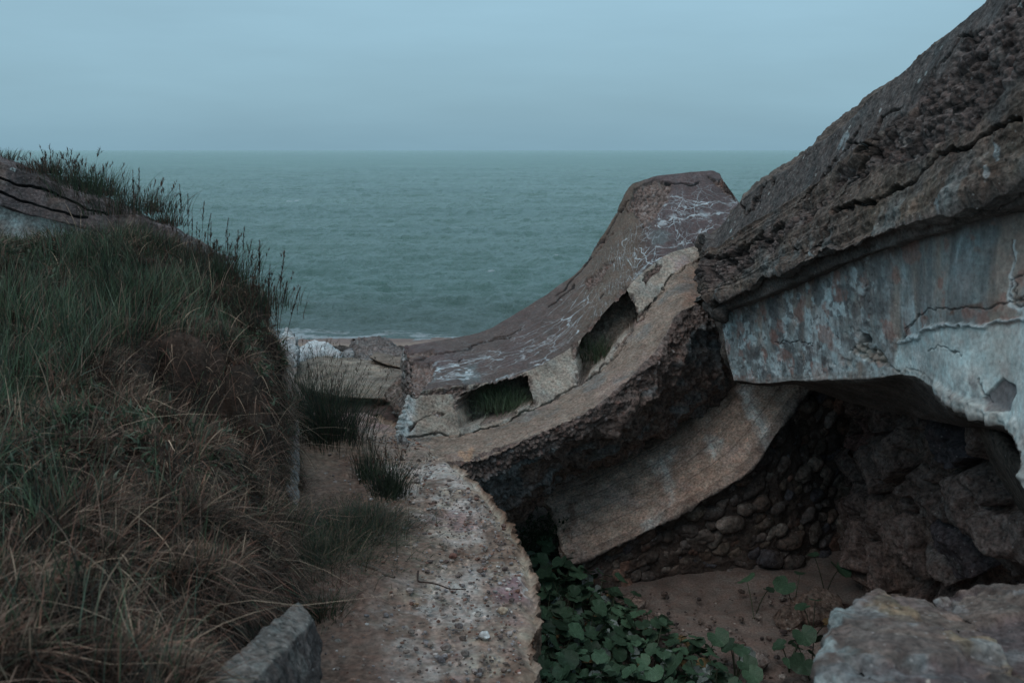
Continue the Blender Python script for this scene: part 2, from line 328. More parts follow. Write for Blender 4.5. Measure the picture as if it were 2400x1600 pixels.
# ------------------------------------------------------------------ ground (one sheet: beach, dune, pit)
def gz(x, y):
    a = np.interp(y, (-40, 1, 2.5, 3.4, 5.2, 8, 11.5, 12.5, 14, 16, 20, 24, 29, 40, 52, 58, 80, 30000), (8, 8, 8, 7.5, 6.4, 5.0, 5.0, 5.4, 6.2, 6.2, 5.9, 4.6, 2.2, 1.3, .12, -.5, -3, -60))
    b = np.interp(y, (-40, 10, 10.8, 12.0, 16, 20, 24, 29, 40, 52, 58, 80, 30000), (6, 6.6, 6.75, 6.1, 5.9, 5.7, 4.4, 2.2, 1.3, .12, -.5, -3, -60))
    w = sstep(-1.2, -.2, x); r = a*w+b*(1-w)
    return r
def make_ground():
    ys = np.concatenate((np.linspace(-30, 3, 14)[:-1], np.linspace(3, 20, 240)[:-1], np.linspace(20, 60, 240)[:-1], np.geomspace(60, 30000, 20)))
    t = np.linspace(-1, 1, 360); X = np.sinh(t*3.4)/math.sinh(3.4)*(8+np.abs(ys[:, None])*1.2)*1.6; Y = ys[:, None]*np.ones(len(t))
    p = np.stack((X, Y, 0*X), -1); amp = np.interp(ys, (3, 12, 30, 50, 56), (.10, .14, .12, .05, .02))[:, None]
    Z = gz(X, Y)+amp*fbm(p, .9, 6, 2)+.02*fbm(p, 7, 3, 5)
    pit = (Y < 12.3) & (X > -.5)
    col = np.ones(p.shape)*np.array((.185, .160, .146)); b = sstep(20, 30, Y)
    col = mixc(col, (.26, .205, .165), b); col = mixc(col, (.17, .13, .115), sstep(47.5, 51.5, Y+fbm(p, .3, 3, 7)))
    col = mixc(col, (.12, .098, .088), sstep(.1, .8, fbm(p, 1.3, 5, 12))*(1-b)*.6)
    me = mesh_np('ground', np.stack((X, Y, Z), -1).reshape(-1, 3), gridq(*X.shape), attrs={'tint': col.reshape(-1, 3)})
    tag(obj('ground', me, M_SAND), kind='structure')
make_ground()
def scraps(name, pts, rad, cols, mat, label, cat, kind, flat=.5, sub=1, group=None, rough=.25):
    Vi, Ti = ico(sub); nv = len(Vi); VV = []; TT = []; CC = []
    for k, p in enumerate(pts):
        r = rad[k]; s = np.array((r*random.uniform(.7, 1.3), r*random.uniform(.6, 1.1), r*flat*random.uniform(.7, 1.2))); a = random.uniform(0, 6.3)
        v = Vi*(1+rough*fbm(Vi*1.3+k*3.7, 1, 2, 3))[:, None]*s; v = np.stack((v[:, 0]*math.cos(a)-v[:, 1]*math.sin(a), v[:, 0]*math.sin(a)+v[:, 1]*math.cos(a), v[:, 2]), -1)+p
        VV.append(v); TT.append(Ti+nv*k); CC.append(np.ones((nv, 3))*cols[k])
    me = mesh_np(name, np.concatenate(VV), None, np.concatenate(TT), {'tint': np.concatenate(CC)}, smooth=sub > 1)
    return tag(obj(name, me, mat), label, cat, group, kind)
# seaweed wrack on the beach
pts = []; rad = []; cols = []
for k in range(620):
    u = random.uniform(640, 1110); v = random.gauss(806, 5) if random.random() < .65 else random.uniform(797, 838); q = PZ(u, v, .9); q[2] = float(gz(q[0], q[1]))+.03
    q[2] = max(q[2], .1); pts.append(q); rad.append(random.uniform(.05, .26)); cols.append(np.array((.05, .04, .035))*random.uniform(.5, 1.4))
scraps('seaweed', pts, rad, cols, M_SOIL, 'dark scraps of seaweed scattered along the sandy tide line', 'seaweed', 'stuff', .35, 1)

# ------------------------------------------------------------------ sunken arc of the gun pit: parapet, wall with two niches, step, broken core
NICHE1 = [(1068, 927), (1093, 920), (1132, 899), (1198, 884), (1238, 880), (1253, 946), (1153, 984), (1090, 1000), (1076, 1003)]
NICHE2 = [(1346, 812), (1392, 756), (1470, 674), (1499, 742), (1425, 834), (1408, 853), (1359, 898)]
def make_arc():
    R = [(950, 812, 12.0), (1040, 797, 12.1), (1130, 776, 12.3), (1225, 728, 12.4), (1298, 681, 12.6), (1349, 640, 12.8), (1398, 577, 13), (1440, 503, 13.2), (1470, 445, 13.3), (1510, 421, 13.5), (1650, 402, 13.7), (1684, 408, 13.8)]
    K = [(958, 918, 10.5), (1050, 908, 10.6), (1135, 897, 10.8), (1238, 870, 11.0), (1310, 832, 11.3), (1358, 797, 11.5), (1415, 735, 11.8), (1470, 674, 12), (1510, 636, 12.2), (1569, 594, 12.5), (1640, 574, 12.8), (1775, 530, 13.2)]
    Lr = [(930, 1030, 10.15), (1050, 1021, 10.26), (1150, 1003, 10.5), (1262, 957, 10.7), (1350, 907, 10.9), (1418, 857, 11.15), (1462, 795, 11.4), (1500, 744, 11.6), (1535, 700, 11.9), (1580, 640, 12.2), (1640, 606, 12.6), (1720, 600, 13)]
    Mr = [(935, 1078, 9.4), (1061, 1088, 9.29), (1168, 1055, 9.5), (1272, 1012, 9.7), (1390, 958, 10), (1480, 885, 10.3), (1532, 835, 10.6), (1562, 790, 10.9), (1590, 742, 11.1), (1630, 715, 11.3), (1680, 700, 11.6), (1740, 690, 11.9)]
    Nr = [(940, 1110, 9.55), (1085, 1128, 9.42), (1195, 1096, 9.62), (1300, 1055, 9.8), (1420, 990, 10.1), (1515, 912, 10.4), (1565, 862, 10.7), (1595, 812, 11.), (1620, 772, 11.2), (1665, 742, 11.4), (1715, 728, 11.7), (1770, 715, 12.)]
    O = [(960, 1250, 10.3), (1120, 1235, 10.3), (1210, 1225, 10.7), (1300, 1150, 11.4), (1450, 1082, 11.6), (1548, 1030, 11.7), (1620, 980, 12.), (1695, 915, 12.1), (1735, 870, 12.3), (1775, 830, 12.5), (1810, 820, 12.7), (1850, 800, 13)]
    rows = [[P(*q) for q in r] for r in (R, K, Lr, Mr, Nr, O)]
    O2 = [q+np.array((0, 1.6, .25)) for q in rows[5]]; R2 = [q+np.array((.05, .45, -.45)) for q in rows[0]]
    lf = Loft([rows[0], rows[1], rows[2], rows[3], rows[4], rows[5], O2, R2], 820, [150, 100, 64, 44, 130, 16, 24, 24], 40)
    p, px, N = lf.G, lf.px, lf.N
    w = px+np.stack((fbm(p, 7, 4, 3), fbm(p, 7, 4, 4)), -1)*9
    one = np.ones(p.shape[:2]); seg = lf.seg[:, None]*one; cu = lf.c[None]*one
    # spalled patches on the parapet
    sp_ = np.maximum.reduce([sstep(-3, 4, pin(w, q)) for q in (
        [(1480, 445), (1530, 425), (1575, 428), (1560, 480), (1530, 520), (1508, 530), (1495, 505), (1465, 495), (1478, 465)],
        [(1372, 660), (1442, 602), (1436, 620), (1405, 665), (1380, 680)], [(1425, 545), (1433, 548), (1412, 572), (1385, 605), (1378, 608)],
        [(1440, 495), (1458, 470), (1462, 480), (1450, 500)], [(1655, 415), (1700, 425), (1728, 470), (1700, 450), (1670, 430)],
        [(955, 825), (1015, 822), (1020, 832), (1010, 835), (962, 838)], [(955, 850), (1015, 850), (1018, 880), (1000, 900), (980, 930), (955, 890)],
        [(950, 820), (968, 830), (972, 880), (975, 925), (955, 925)],
        [(968, 925), (1030, 910), (1095, 905), (1100, 915), (1060, 925), (1010, 920), (975, 930)],
        [(1500, 655), (1530, 632), (1540, 610), (1547, 618), (1540, 640), (1515, 665)],
        [(1630, 572), (1680, 570), (1700, 580), (1640, 583)],
        [(1018, 958), (1040, 962), (1035, 973), (1015, 970)], [(955, 998), (990, 985), (1010, 972), (970, 1000), (962, 1010)],
        [(1485, 735), (1525, 710), (1540, 700), (1500, 740)])])
    sp_ = sp_*(seg <= 1)*(p[..., 1] < 20)
    wf1, wf2, wid = worley(p, 25, 3); peb = np.sqrt(np.clip(1-(wf1/.62)**2, 0, 1))
    rough = ridged(p, 3.2, 5, 8)
    # dark cracks traced on the concrete
    cracks = [[(1302, 697), (1340, 660), (1372, 620), (1400, 580), (1425, 540), (1445, 500), (1470, 470)], [(1160, 795), (1200, 782), (1222, 772)], [(1075, 842), (1082, 838)], [(1290, 720), (1325, 690), (1345, 668)],
              [(1640, 432), (1600, 433), (1560, 431)], [(1405, 700), (1415, 690)], [(965, 845), (1100, 815), (1200, 790)]]
    ck = np.zeros_like(sp_)
    for c_ in cracks: ck = np.maximum(ck, 1-sstep(.8, 2.6, pdist(px+np.stack((fbm(p, 4, 4, 13), fbm(p, 4, 4, 14)), -1)*7, c_)))
    ck *= (seg == 0)
    ledgegap = (1-sstep(.5, 3.0, pdist(w, [q[:2] for q in Lr])))*(seg <= 2)
    # displacement
    d = lf.segw([.012, .010, .022, .05, .10, .1, .1, .05])*fbm(p, 2.2, 6, 21)
    pl_ = 1-sstep(1250, 1420, px[..., 0])*.75; d = d+lf.segw([0, 0, .003, .034, .014, 0, 0, 0])*pl_*(peb-.5)+lf.segw([0, 0, .008, .075, .14, .1, .1, .02])*rough+lf.segw([0, 0, 0, .02, .03, 0, 0, 0])*ridged(p, 11, 4, 28)
    rim = (1-sstep(2, 11, np.minimum(np.abs(pin(px, NICHE1)), np.abs(pin(px, NICHE2)))))*(seg <= 1)*sstep(-.1, .35, fbm(p, 7, 4, 81)); sp_ = np.maximum(sp_, rim*.8); d = d-lf.segw([0, 0, 0, .02, .06, 0, 0, 0]); d = d-sp_*(.035+.03*rough)+sp_*.03*(peb-.4)-ck*.03-ledgegap*.035
    # split layers in the broken core
    lay = vnoise(np.stack((p[..., 0]*1.2-p[..., 2]*1.1, p[..., 1]*1.5, (p[..., 2]-.35*p[..., 0])*8), -1), 4); d = d+lf.segw([0, 0, 0, .02, .06, .05, 0, 0])*lay
    edge = lf.segw([.0, 0, 0, 1, 0, 0, 0, 0], 6)
    D = p+N*d[..., None]
    ends = np.zeros(p.shape[1]); ends[:lf.cap+6] = 1
    D = D+N*(ends[None]*(.05*rough+.03*(peb-.5)))[..., None]
    # niches pushed in
    wn_ = px+np.stack((fbm(p, 5, 5, 33), fbm(p, 5, 5, 34)), -1)*np.where(px[..., 1] < np.interp(px[..., 0], (1050, 1250, 1350, 1430, 1500), (940, 900, 850, 760, 700)), 8., 3.)[..., None]
    n1 = (pin(wn_, NICHE1) > 0) & (seg == 1); n2 = (pin(wn_, NICHE2) > 0) & (seg == 1)
    rec = (n1 | n2).astype(float); D = D+rec[..., None]*np.array((.10, .75, -.10))+rec[..., None]*N*(.10*rough[..., None]+.05)
    # pigment
    col = one[..., None]*np.array((.118, .095, .086)); nb = fbm(p, 1.6, 5, 51)
    pal = {0: (.090, .073, .068), 1: (.285, .262, .226), 2: (.215, .172, .140), 3: (.13, .115, .108), 4: (.215, .165, .145), 5: (.11, .09, .085), 6: (.1, .09, .08), 7: (.11, .09, .085)}
    for k, c_ in pal.items(): col = np.where((seg == k)[..., None], np.array(c_), col)
    col = mixc(col, (.110, .087, .066), sstep(1290, 1420, px[..., 0])*(1-sstep(1480, 1520, px[..., 0]))*.7*(seg == 0))
    col = mixc(col, (.085, .062, .064), (1-sstep(1150, 1300, px[..., 0]))*sstep(-.4, .6, nb)*.8*(seg == 0))
    col = mixc(col, (.098, .078, .082), sstep(1500, 1560, px[..., 0])*(seg == 0)*.8)
    # fresh repair-like green grey smears
    gs = np.maximum.reduce([sstep(-4, 6, pin(w, q)) for q in ([(1075, 870), (1120, 855), (1122, 900), (1085, 905)], [(1005, 865), (1024, 868), (1020, 895), (1005, 900)], [(1525, 545), (1560, 540), (1580, 560), (1560, 575), (1532, 580), (1535, 600)], [(1540, 640), (1590, 580), (1600, 590), (1560, 625)])])
    col = mixc(col, (.115, .14, .145), gs*(seg == 0)*.7)
    # lime runs and smears
    wh = np.zeros_like(sp_)
    lines = [([(1020, 868), (1070, 855), (1130, 840), (1180, 835), (1240, 812), (1262, 806), (1300, 785)], 3.2), ([(1215, 832), (1245, 820), (1270, 808), (1290, 795)], 5), ([(1245, 848), (1270, 845), (1290, 828), (1312, 812), (1335, 795), (1355, 775)], 4.4), ([(1050, 890), (1075, 889), (1085, 888)], 5), ([(1055, 872), (1080, 868), (1100, 875)], 4),
             ([(1020, 885), (1060, 890), (1110, 885), (1160, 868), (1200, 850), (1240, 835), (1270, 820)], 1.8), ([(1125, 905), (1180, 885), (1230, 870), (1290, 845)], 2.0), ([(1545, 482), (1580, 480), (1640, 480), (1690, 470), (1725, 478)], 3.6), ([(1550, 520), (1590, 508), (1640, 504), (1700, 498)], 4.2), ([(1560, 460), (1610, 472), (1660, 475)], 2.6),
             ([(1515, 540), (1525, 555), (1540, 552), (1550, 545)], 4), ([(1490, 655), (1505, 630), (1515, 620)], 5), ([(1475, 672), (1490, 645), (1470, 600), (1460, 570), (1495, 545)], 2.2), ([(1530, 610), (1540, 580), (1580, 575), (1625, 560), (1650, 540)], 3), ([(1590, 510), (1600, 545), (1640, 550), (1665, 520)], 2.2)]
    fl = sstep(.05, .3, fbm(p, 13, 4, 98))*sstep(-.1, .4, fbm(p, 2.8, 3, 99))
    for c_, wd in lines: wh = np.maximum(wh, .95*fl*(1-sstep(wd*1.0, wd*3.4, pdist(px, c_))))
    for c_, wd in lines: wh = np.maximum(wh, (.35+.65*sstep(-.2, .3, fbm(p, 6, 3, 100)))*(1-sstep(wd*.12, wd*.55, pdist(px+np.stack((fbm(p, 5, 4, 63), fbm(p, 5, 4, 64)), -1)*7, c_)*(1+.8*fbm(p, 18, 3, 9)))))
    wh = wh*(seg == 0)*(.35+.65*sstep(-.5, .3, fbm(p, 9, 3, 71)))
    col = mixc(col, (.44, .52, .56), wh*.9)
    # wall panels: grey green streaks, whitish left end, pink stain
    pw = (seg == 1)
    col = mixc(col, (.27, .285, .27), sstep(-.1, .7, fbm(p*np.array((1, 1, .6)), 5, 4, 81))*pw*.6)
    col = mixc(col, (.36, .43, .45), (1-sstep(955, 985, w[..., 0]))*pw*.8)
    col = mixc(col, (.30, .24, .24), sstep(0, 14, pin(w, [(1565, 605), (1620, 590), (1615, 625), (1580, 640)]))*pw*.7)
    col = mixc(col, (.22, .15, .115), sstep(-2, 12, pin(w, [(1590, 650), (1680, 605), (1700, 700), (1600, 730)]))*.8)
    col = mixc(col, (.25, .185, .16), (seg == 2)*sstep(.0, .8, fbm(p, 2.6, 5, 91))*.8)
    col = mixc(col, (.16, .17, .165), (seg == 2)*sstep(.1, .8, fbm(p, 3.7, 5, 92))*.7)
    col = mixc(col, (.36, .24, .16), (seg == 2)*(1-sstep(3, 9, np.minimum(pdist(w, [(1085, 1062), (1090, 1070)]), pdist(w, [(1105, 1055), (1102, 1075)]))))*.8)
    col = mixc(col, (.24, .275, .29), sstep(.15, .6, fbm(p, 3.1, 5, 93))*((seg == 3) | (seg == 4))*.7)
    lim = np.maximum(sstep(-8, 10, pin(w, [(1165, 1110), (1230, 1085), (1260, 1060), (1262, 1075), (1230, 1100), (1180, 1125)])), sstep(-8, 20, pin(w, [(1560, 800), (1640, 745), (1690, 790), (1680, 880), (1600, 850)]))*sstep(-.1, .5, rough)*.6)
    col = mixc(col, (.26, .30, .32), lim*(seg >= 3)*.8)
    pc = one[..., None]*np.array((.135, .108, .098))*(.5+1.1*wid[..., None]); pc = mixc(pc, (.22, .21, .21), (wid > .86)*.7); pc = mixc(pc, (.15, .09, .075), ((wid > .3) & (wid < .34))*.6)
    rk = np.clip(sp_+(seg == 3)*.9, 0, 1); col = col*(1-rk[..., None])+pc*1.15*rk[..., None]
    col = mixc(col, (.03, .027, .027), np.maximum(ck, ledgegap*.7))
    col = mixc(col, (.19, .165, .14), rec*.9); col = mixc(col, (.22, .20, .17), rec*sstep(955, 985, px[..., 1])*sstep(-.1, .4, fbm(p, 8, 3, 97))*.9)
    cuts = np.zeros(p.shape[1]); cuts[:lf.cap] = 1
    col = np.where((cuts[None]*one > 0)[..., None], mixc(one[..., None]*np.array((.15, .14, .135)), (.30, .34, .35), sstep(-.2, .5, fbm(p, 4, 4, 95))*.8), col)
    crk = (np.maximum(sstep(-30, 25, pin(px, [(1440, 570), (1500, 530), (1570, 455), (1720, 440), (1760, 500), (1680, 560), (1600, 580), (1530, 640), (1480, 665), (1400, 690)])), .75*sstep(-40, 30, pin(px, [(1000, 860), (1200, 810), (1400, 650), (1430, 590), (1470, 670), (1250, 850), (1100, 905), (1010, 905)])))+.1)*(seg <= 1)*(1-sp_)
    crk = np.where(seg == 1, crk*.35, crk)
    ar = np.cumsum(np.linalg.norm(np.diff(p[0], axis=0, prepend=p[0][:1]), axis=1))[None]*one; vv = np.linalg.norm(p-p[0][None], axis=-1)
    st = sstep(1380, 1500, px[..., 0]); cuv = np.stack((ar*(2.0+3.2*st), vv*6.2, 0*ar), -1)
    at = {'tint': np.clip(col, 0, 1), 'crk': np.clip(crk, 0, 1), 'cuv': cuv}
    e_ = tag(empty('tilted_parapet_wall', P(1120, 1100, 9.6)), 'long curved concrete parapet wall tilted up to the right, with two dark niches', 'ruin')
    lf.part(D, at, 'parapet', 0, 1, M_SHELL, e_)['label'] = 'smooth brown sloping parapet top veined with white lime'
    wl = lf.part(D, at, 'wall', 1, 2, M_CONC, e_)
    lf.part(D, at, 'step', 2, 3, M_CONC, e_); lf.part(D, at, 'rubble_core', 3, 5, M_ROUGH, e_)['label'] = 'dark broken core of pebbles and crumbling concrete'
    lf.part(D, at, 'rear_face', 5, 8, M_ROUGH, e_); lf.ends(D, at, 'end_face', M_ROUGH, e_)
    return lf
arc = make_arc()

# ------------------------------------------------------------------ tipped foundation slab with cobbles under it
def stones_on(samples, mat, name, parent, sub=2):
    Vi, Ti = ico(sub); nv = len(Vi); VV = []; TT = []; CC = []
    for k, (p, n, t, r, c) in enumerate(samples):
        b = np.cross(n, t); b /= np.linalg.norm(b)+1e-9; t = np.cross(b, n)
        s = np.array((r*random.uniform(1.0, 1.45), r*random.uniform(.72, 1.0), r*random.uniform(.7, 1)))
        # squarish river stones
        q = np.sign(Vi)*np.abs(Vi)**random.uniform(.6, 1.); q = q*(1+.38*fbm(Vi*.9+k*5.1, 1, 3, 3)+.06*ridged(Vi*2.5+k, 1, 3, 5))[:, None]
        v = q*s; VV.append(p+v[:, :1]*t+v[:, 1:2]*b+v[:, 2:]*n); TT.append(Ti+nv*k); CC.append(mixc(np.ones((nv, 3))*c*(1+.4*fbm(VV[-1], 6, 3, 4))[:, None], (.085, .072, .064), sstep(-.1, .5, fbm(VV[-1], 3.5, 4, 24))*.8))
    return obj(name, mesh_np(name, np.concatenate(VV), None, np.concatenate(TT), {'tint': np.clip(np.concatenate(CC), 0.004, 1)}), mat, parent)
def stone_col():
    c = random.choice([(.115, .10, .09), (.095, .085, .08), (.13, .11, .095), (.16, .145, .13), (.11, .085, .07), (.15, .095, .075), (.08, .08, .09), (.12, .11, .105), (.105, .09, .075)])
    return np.array(c)*random.uniform(.95, 1.65)
def make_foundation():
    O = [(1270, 1152, 12.0), (1368, 1112, 12.05), (1460, 1068, 12.1), (1555, 1015, 12.15), (1618, 955, 12.25), (1697, 875, 12.4), (1750, 820, 12.5), (1820, 790, 12.2), (1880, 740, 12.4)]
    Qr = [(1344, 1323, 10.8), (1454, 1274, 10.85), (1569, 1216, 10.9), (1665, 1160, 10.95), (1755, 1105, 11.05), (1808, 1034, 11.3), (1866, 948, 11.6), (1915, 895, 11.7), (1980, 830, 11.8)]
    a, b = [[P(*q) for q in r] for r in (O, Qr)]
    b2 = [q+np.array((.05, .7, -.28)) for q in b]; a2 = [q+np.array((0, .9, -.1)) for q in a]
    lf = Loft([a, b, b2, a2], 520, [150, 50, 14, 40], 24); p, px, N = lf.G, lf.px, lf.N; one = np.ones(p.shape[:2]); seg = lf.seg[:, None]*one
    w = px+np.stack((fbm(p, 6, 4, 3), fbm(p, 6, 4, 4)), -1)*10
    ed = np.zeros(len(p)); ed[lf.start[1]-14:lf.start[1]+14] = 1
    for _ in range(8): ed = (np.roll(ed, 1)+2*ed+np.roll(ed, -1))/4
    ed = ed[:, None]*one; rd = ridged(p, 3.4, 5, 4)
    # formwork board marks run along the face
    vv = (np.arange(len(p))/lf.start[1])[:, None]*one
    boards = np.abs(((vv*5.0+.05*fbm(p, 2, 3, 6)) % 1)-.5); bl = 1-sstep(.0, .06, boards)
    d = .03*fbm(p, 2.2, 6, 5)+.018*ridged(p, 9, 4, 9)+ed*(.045*rd+.03*fbm(p, 2.5, 4, 25))-bl*.010*(seg == 0)
    lo = np.zeros(p.shape[1]); lo[:lf.cap+10] = 1; d = d+.05*rd*lo[None]
    D = p+N*d[..., None]
    # the torn left end is uneven
    jag = (.07*fbm(p, 5, 4, 15))*(1-sstep(0, .07, lf.c))[None]; D[..., 0] += jag
    col = one[..., None]*np.array((.56, .45, .375)); col = mixc(col, (.62, .53, .49), sstep(0, .9, fbm(p*np.array((1, 1, 2.5)), 2.3, 5, 7))*.7)
    rust = sstep(-.1, .7, fbm(p*np.array((1.5, 1, .5)), 2.4, 4, 17)); col = mixc(col, (.28, .185, .14), rust*.75*sstep(1500, 1700, px[..., 0]))
    lime = np.maximum.reduce([sstep(-10, 10, pin(w, q)) for q in ([(1725, 905), (1760, 910), (1790, 980), (1815, 1040), (1800, 1060), (1770, 1010), (1740, 960)], [(1520, 1085), (1560, 1062), (1575, 1050), (1580, 1080), (1568, 1090), (1580, 1140), (1576, 1190), (1560, 1150), (1545, 1110), (1525, 1100)], [(1660, 1020), (1690, 1030), (1680, 1080), (1655, 1060)], [(1500, 1230), (1560, 1200), (1570, 1225), (1510, 1255)])])
    stz = sstep(-.25, .35, fbm(np.stack((p[..., 0]*9+p[..., 2]*4, p[..., 1], p[..., 2]*1.5), -1), 1.6, 4, 8))
    col = mixc(col, (.80, .84, .82), lime*(.5+.5*stz)); col = mixc(col, (.15, .08, .06), (1-sstep(4, 14, pdist(w, [(1333, 1190), (1343, 1250)])))*.5)
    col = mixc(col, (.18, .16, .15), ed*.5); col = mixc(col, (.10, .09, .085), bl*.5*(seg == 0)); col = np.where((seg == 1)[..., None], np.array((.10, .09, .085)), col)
    at = {'tint': np.clip(col, 0, 1)}
    e_ = tag(empty('foundation_block', P(1430, 1360, 11.2)), 'tipped pale concrete foundation slab over a bed of round cobbles', 'ruin')
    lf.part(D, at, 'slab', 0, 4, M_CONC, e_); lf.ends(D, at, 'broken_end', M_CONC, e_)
    # cobble bed: backing mass and stones
    T = [(1425, 1395, None), (1500, 1368, None), (1600, 1355, None), (1720, 1348, None), (1830, 1340, None), (1930, 1320, None), (2010, 1290, None), (2090, 1260, None), (2160, 1230, None)]
    t_ = [PZ(u, v, 4.95) for u, v, _ in T]; b1 = [q+np.array((0, .24, -.05)) for q in b]
    top = [q+np.array((0, 1.3, .3)) for q in b1]; bot = [q+np.array((0, 1.4, -.2)) for q in t_]
    for k_, q in enumerate(t_): q[1] += .12
    l2 = Loft([b1, t_, bot, top], 200, [80, 12, 30, 16], 12); D2 = l2.G+l2.N*(.035+.07*ridged(l2.G, 3.5, 5, 5))[..., None]
    c2 = np.ones(l2.G.shape)*np.array((.085, .07, .062)); l2.part(D2, {'tint': c2}, 'mortar_bed', 0, 4, M_SOIL, e_); l2.ends(D2, {'tint': c2}, 'mortar_bed', M_SOIL, e_)
    g = l2.G[:80, 12:212]; gn = l2.N[:80, 12:212]; S = []; occ = []
    tries = 0
    while len(S) < 330 and tries < 14000:
        tries += 1; i = random.random()**.9*78; j = random.random()*198; i_, j_ = int(i), int(j); q = g[i_, j_]; r = random.choice((.075, .09, .105, .12, .145))*random.uniform(.9, 1.1)
        if occ:
            dd = np.linalg.norm(np.array([o_[0] for o_ in occ])-q, axis=1)
            if (dd < .80*(r+np.array([o_[1] for o_ in occ]))).any(): continue
        occ.append((q, r)); n_ = gn[i_, j_]; tt = g[i_, min(j_+1, 199)]-g[i_, j_]; tt = tt/np.linalg.norm(tt)+RNG.normal(0, .25, 3)
        S.append((q+n_*r*random.uniform(-.05, .3), n_, tt, r, stone_col()))
    stones_on(S, M_STONE, 'cobbles', e_, 3)
    return lf
foundation = make_foundation()

# ------------------------------------------------------------------ roof slab and wall on the right
def make_casemate():
    TS = [(1654, 563), (1738, 474), (1812, 419), (1906, 347), (2016, 253), (2151, 133), (2309, 0), (2430, -110), (2580, -230), (2800, -400), (3300, -750)]
    T2 = [(1664, 592), (1750, 530), (1830, 480), (1915, 425), (2020, 340), (2155, 240), (2300, 120), (2430, 20), (2580, -80), (2800, -200), (3300, -450)]
    TB = [(1661, 697), (1738, 678), (1804, 642), (1880, 612), (1985, 578), (2110, 522), (2240, 480), (2400, 403), (2540, 330), (2760, 240), (3300, 60)]
    WT = [(1700, 728), (1760, 712), (1830, 684), (1905, 650), (2000, 615), (2120, 572), (2250, 525), (2400, 485), (2540, 430), (2760, 350), (3300, 190)]
    FB = [(1721, 892), (1784, 897), (1850, 893), (1930, 887), (2040, 883), (2144, 882), (2235, 945), (2348, 992), (2398, 1075), (2440, 1250), (3000, 2300)]
    SB = [(1735, 899), (1800, 905), (1870, 902), (1965, 935), (2059, 957), (2150, 978), (2245, 996), (2360, 1008), (2425, 1085), (2470, 1260), (3050, 2250)]
    Y = [9.8, 9.3, 8.8, 8.2, 7.5, 6.8, 6.1, 5.6, 5.2, 4.8, 4.3]; sd = [.1, .25, .5, .9, 1.1, 1.2, 1.1, 1.0, 1., 1., .9]
    r = [[P(*TS[k], Y[k]+.62) for k in range(11)], [P(*T2[k], Y[k]+.22) for k in range(11)], [P(*TB[k], Y[k]) for k in range(11)], [P(*WT[k], Y[k]+.30) for k in range(11)], [P(*FB[k], Y[k]+.22) for k in range(11)], [P(*SB[k], Y[k]+.22+sd[k]) for k in range(11)]]
    BB = [q+np.array((.4, 3.2, .55)) for q in r[5]]; TT = [r[0][k]+np.array((.6, 3.0, -.35)) for k in range(11)]
    # a shoulder where roof slab meets moulding
    MB = [r[2][k]*.35+r[3][k]*.65+np.array((0, -.13, .0)) for k in range(11)]; UB = [r[2][k]*.72+r[3][k]*.28+np.array((0, .12, .02)) for k in range(11)]
    lf = Loft([r[0], r[1], r[2], UB, MB, r[3], r[4], r[5], BB, TT], 930, [60, 170, 14, 12, 14, 180, 60, 20, 20, 20], 40)
    p, px, N = lf.G, lf.px, lf.N; one = np.ones(p.shape[:2]); seg = lf.seg[:, None]*one
    st = lf.start; rf = np.zeros(len(p)); n_ = st[2]
    fr = np.clip(np.arange(len(p))/n_, 0, 1)[:, None]*one       # 0 at the skyline, 1 at the lower edge of the roof slab
    w = px+np.stack((fbm(p, 3.5, 5, 3), fbm(p, 3.5, 5, 4)), -1)*22
    roof = (seg <= 1)
    # band where the skin is lost and the aggregate shows
    band = sstep(-8, 10, pin(w, [(1655, 600), (1780, 560), (1880, 480), (1990, 400), (2040, 345), (2110, 260), (2180, 190), (2250, 90), (2380, 0), (2600, -180), (2700, 100), (2400, 190), (2330, 240), (2240, 310), (2150, 380), (2050, 400), (1990, 430), (1900, 480), (1830, 560), (1760, 620), (1670, 680)]))*roof
    w1, w2, wid = worley(p, 9, 5); peb = np.sqrt(np.clip(1-(w1/.66)**2, 0, 1)); v1, _, vid = worley(p, 22, 6); peb2 = np.sqrt(np.clip(1-(v1/.64)**2, 0, 1))
    rd = ridged(p, 1.8, 6, 11); lay = fbm(np.stack((p[..., 0]*.8, p[..., 1]*.8, (p[..., 2]+.38*p[..., 1])*7), -1), 1, 4, 12)
    cracks = [([(2400, 290), (2330, 308), (2285, 340), (2245, 355), (2235, 345), (2160, 395), (2110, 430), (2050, 465), (2010, 485), (1960, 512)], 6), ([(1850, 560), (1885, 590), (1920, 575), (2030, 370), (2050, 350), (2050, 330), (2059, 280), (2110, 250)], 3), ([(1985, 330), (2040, 345)], 3), ([(2400, 0), (2340, 60), (2300, 80), (2240, 95), (2200, 150), (2170, 200)], 3),
              ([(1738, 475), (1760, 500), (1790, 440), (1812, 420)], 3), ([(1860, 480), (1935, 415), (1960, 375), (2010, 300)], 2.4), ([(1660, 600), (1720, 610), (1770, 570), (1840, 530)], 8), ([(2025, 380), (2055, 300), (2020, 360)], 5)]
    ck = 0*one; wp = px+np.stack((fbm(p, 3, 4, 23), fbm(p, 3, 4, 24)), -1)*14+np.stack((fbm(p, 13, 4, 25), fbm(p, 13, 4, 26)), -1)*7
    for c_, wd in cracks: ck = np.maximum(ck, 1-sstep(wd*.4, wd*1.3, pdist(wp, c_)))
    ck *= roof
    # flakes: stepped plates on the smooth skin
    plate = np.floor(fbm(p, 1.5, 4, 31)*3)/3
    strat = ridged(np.stack((p[..., 0]*.25, p[..., 1]*.25, fr*9+.25*fbm(p, 1.2, 4, 71)), -1), 1, 3, 72)
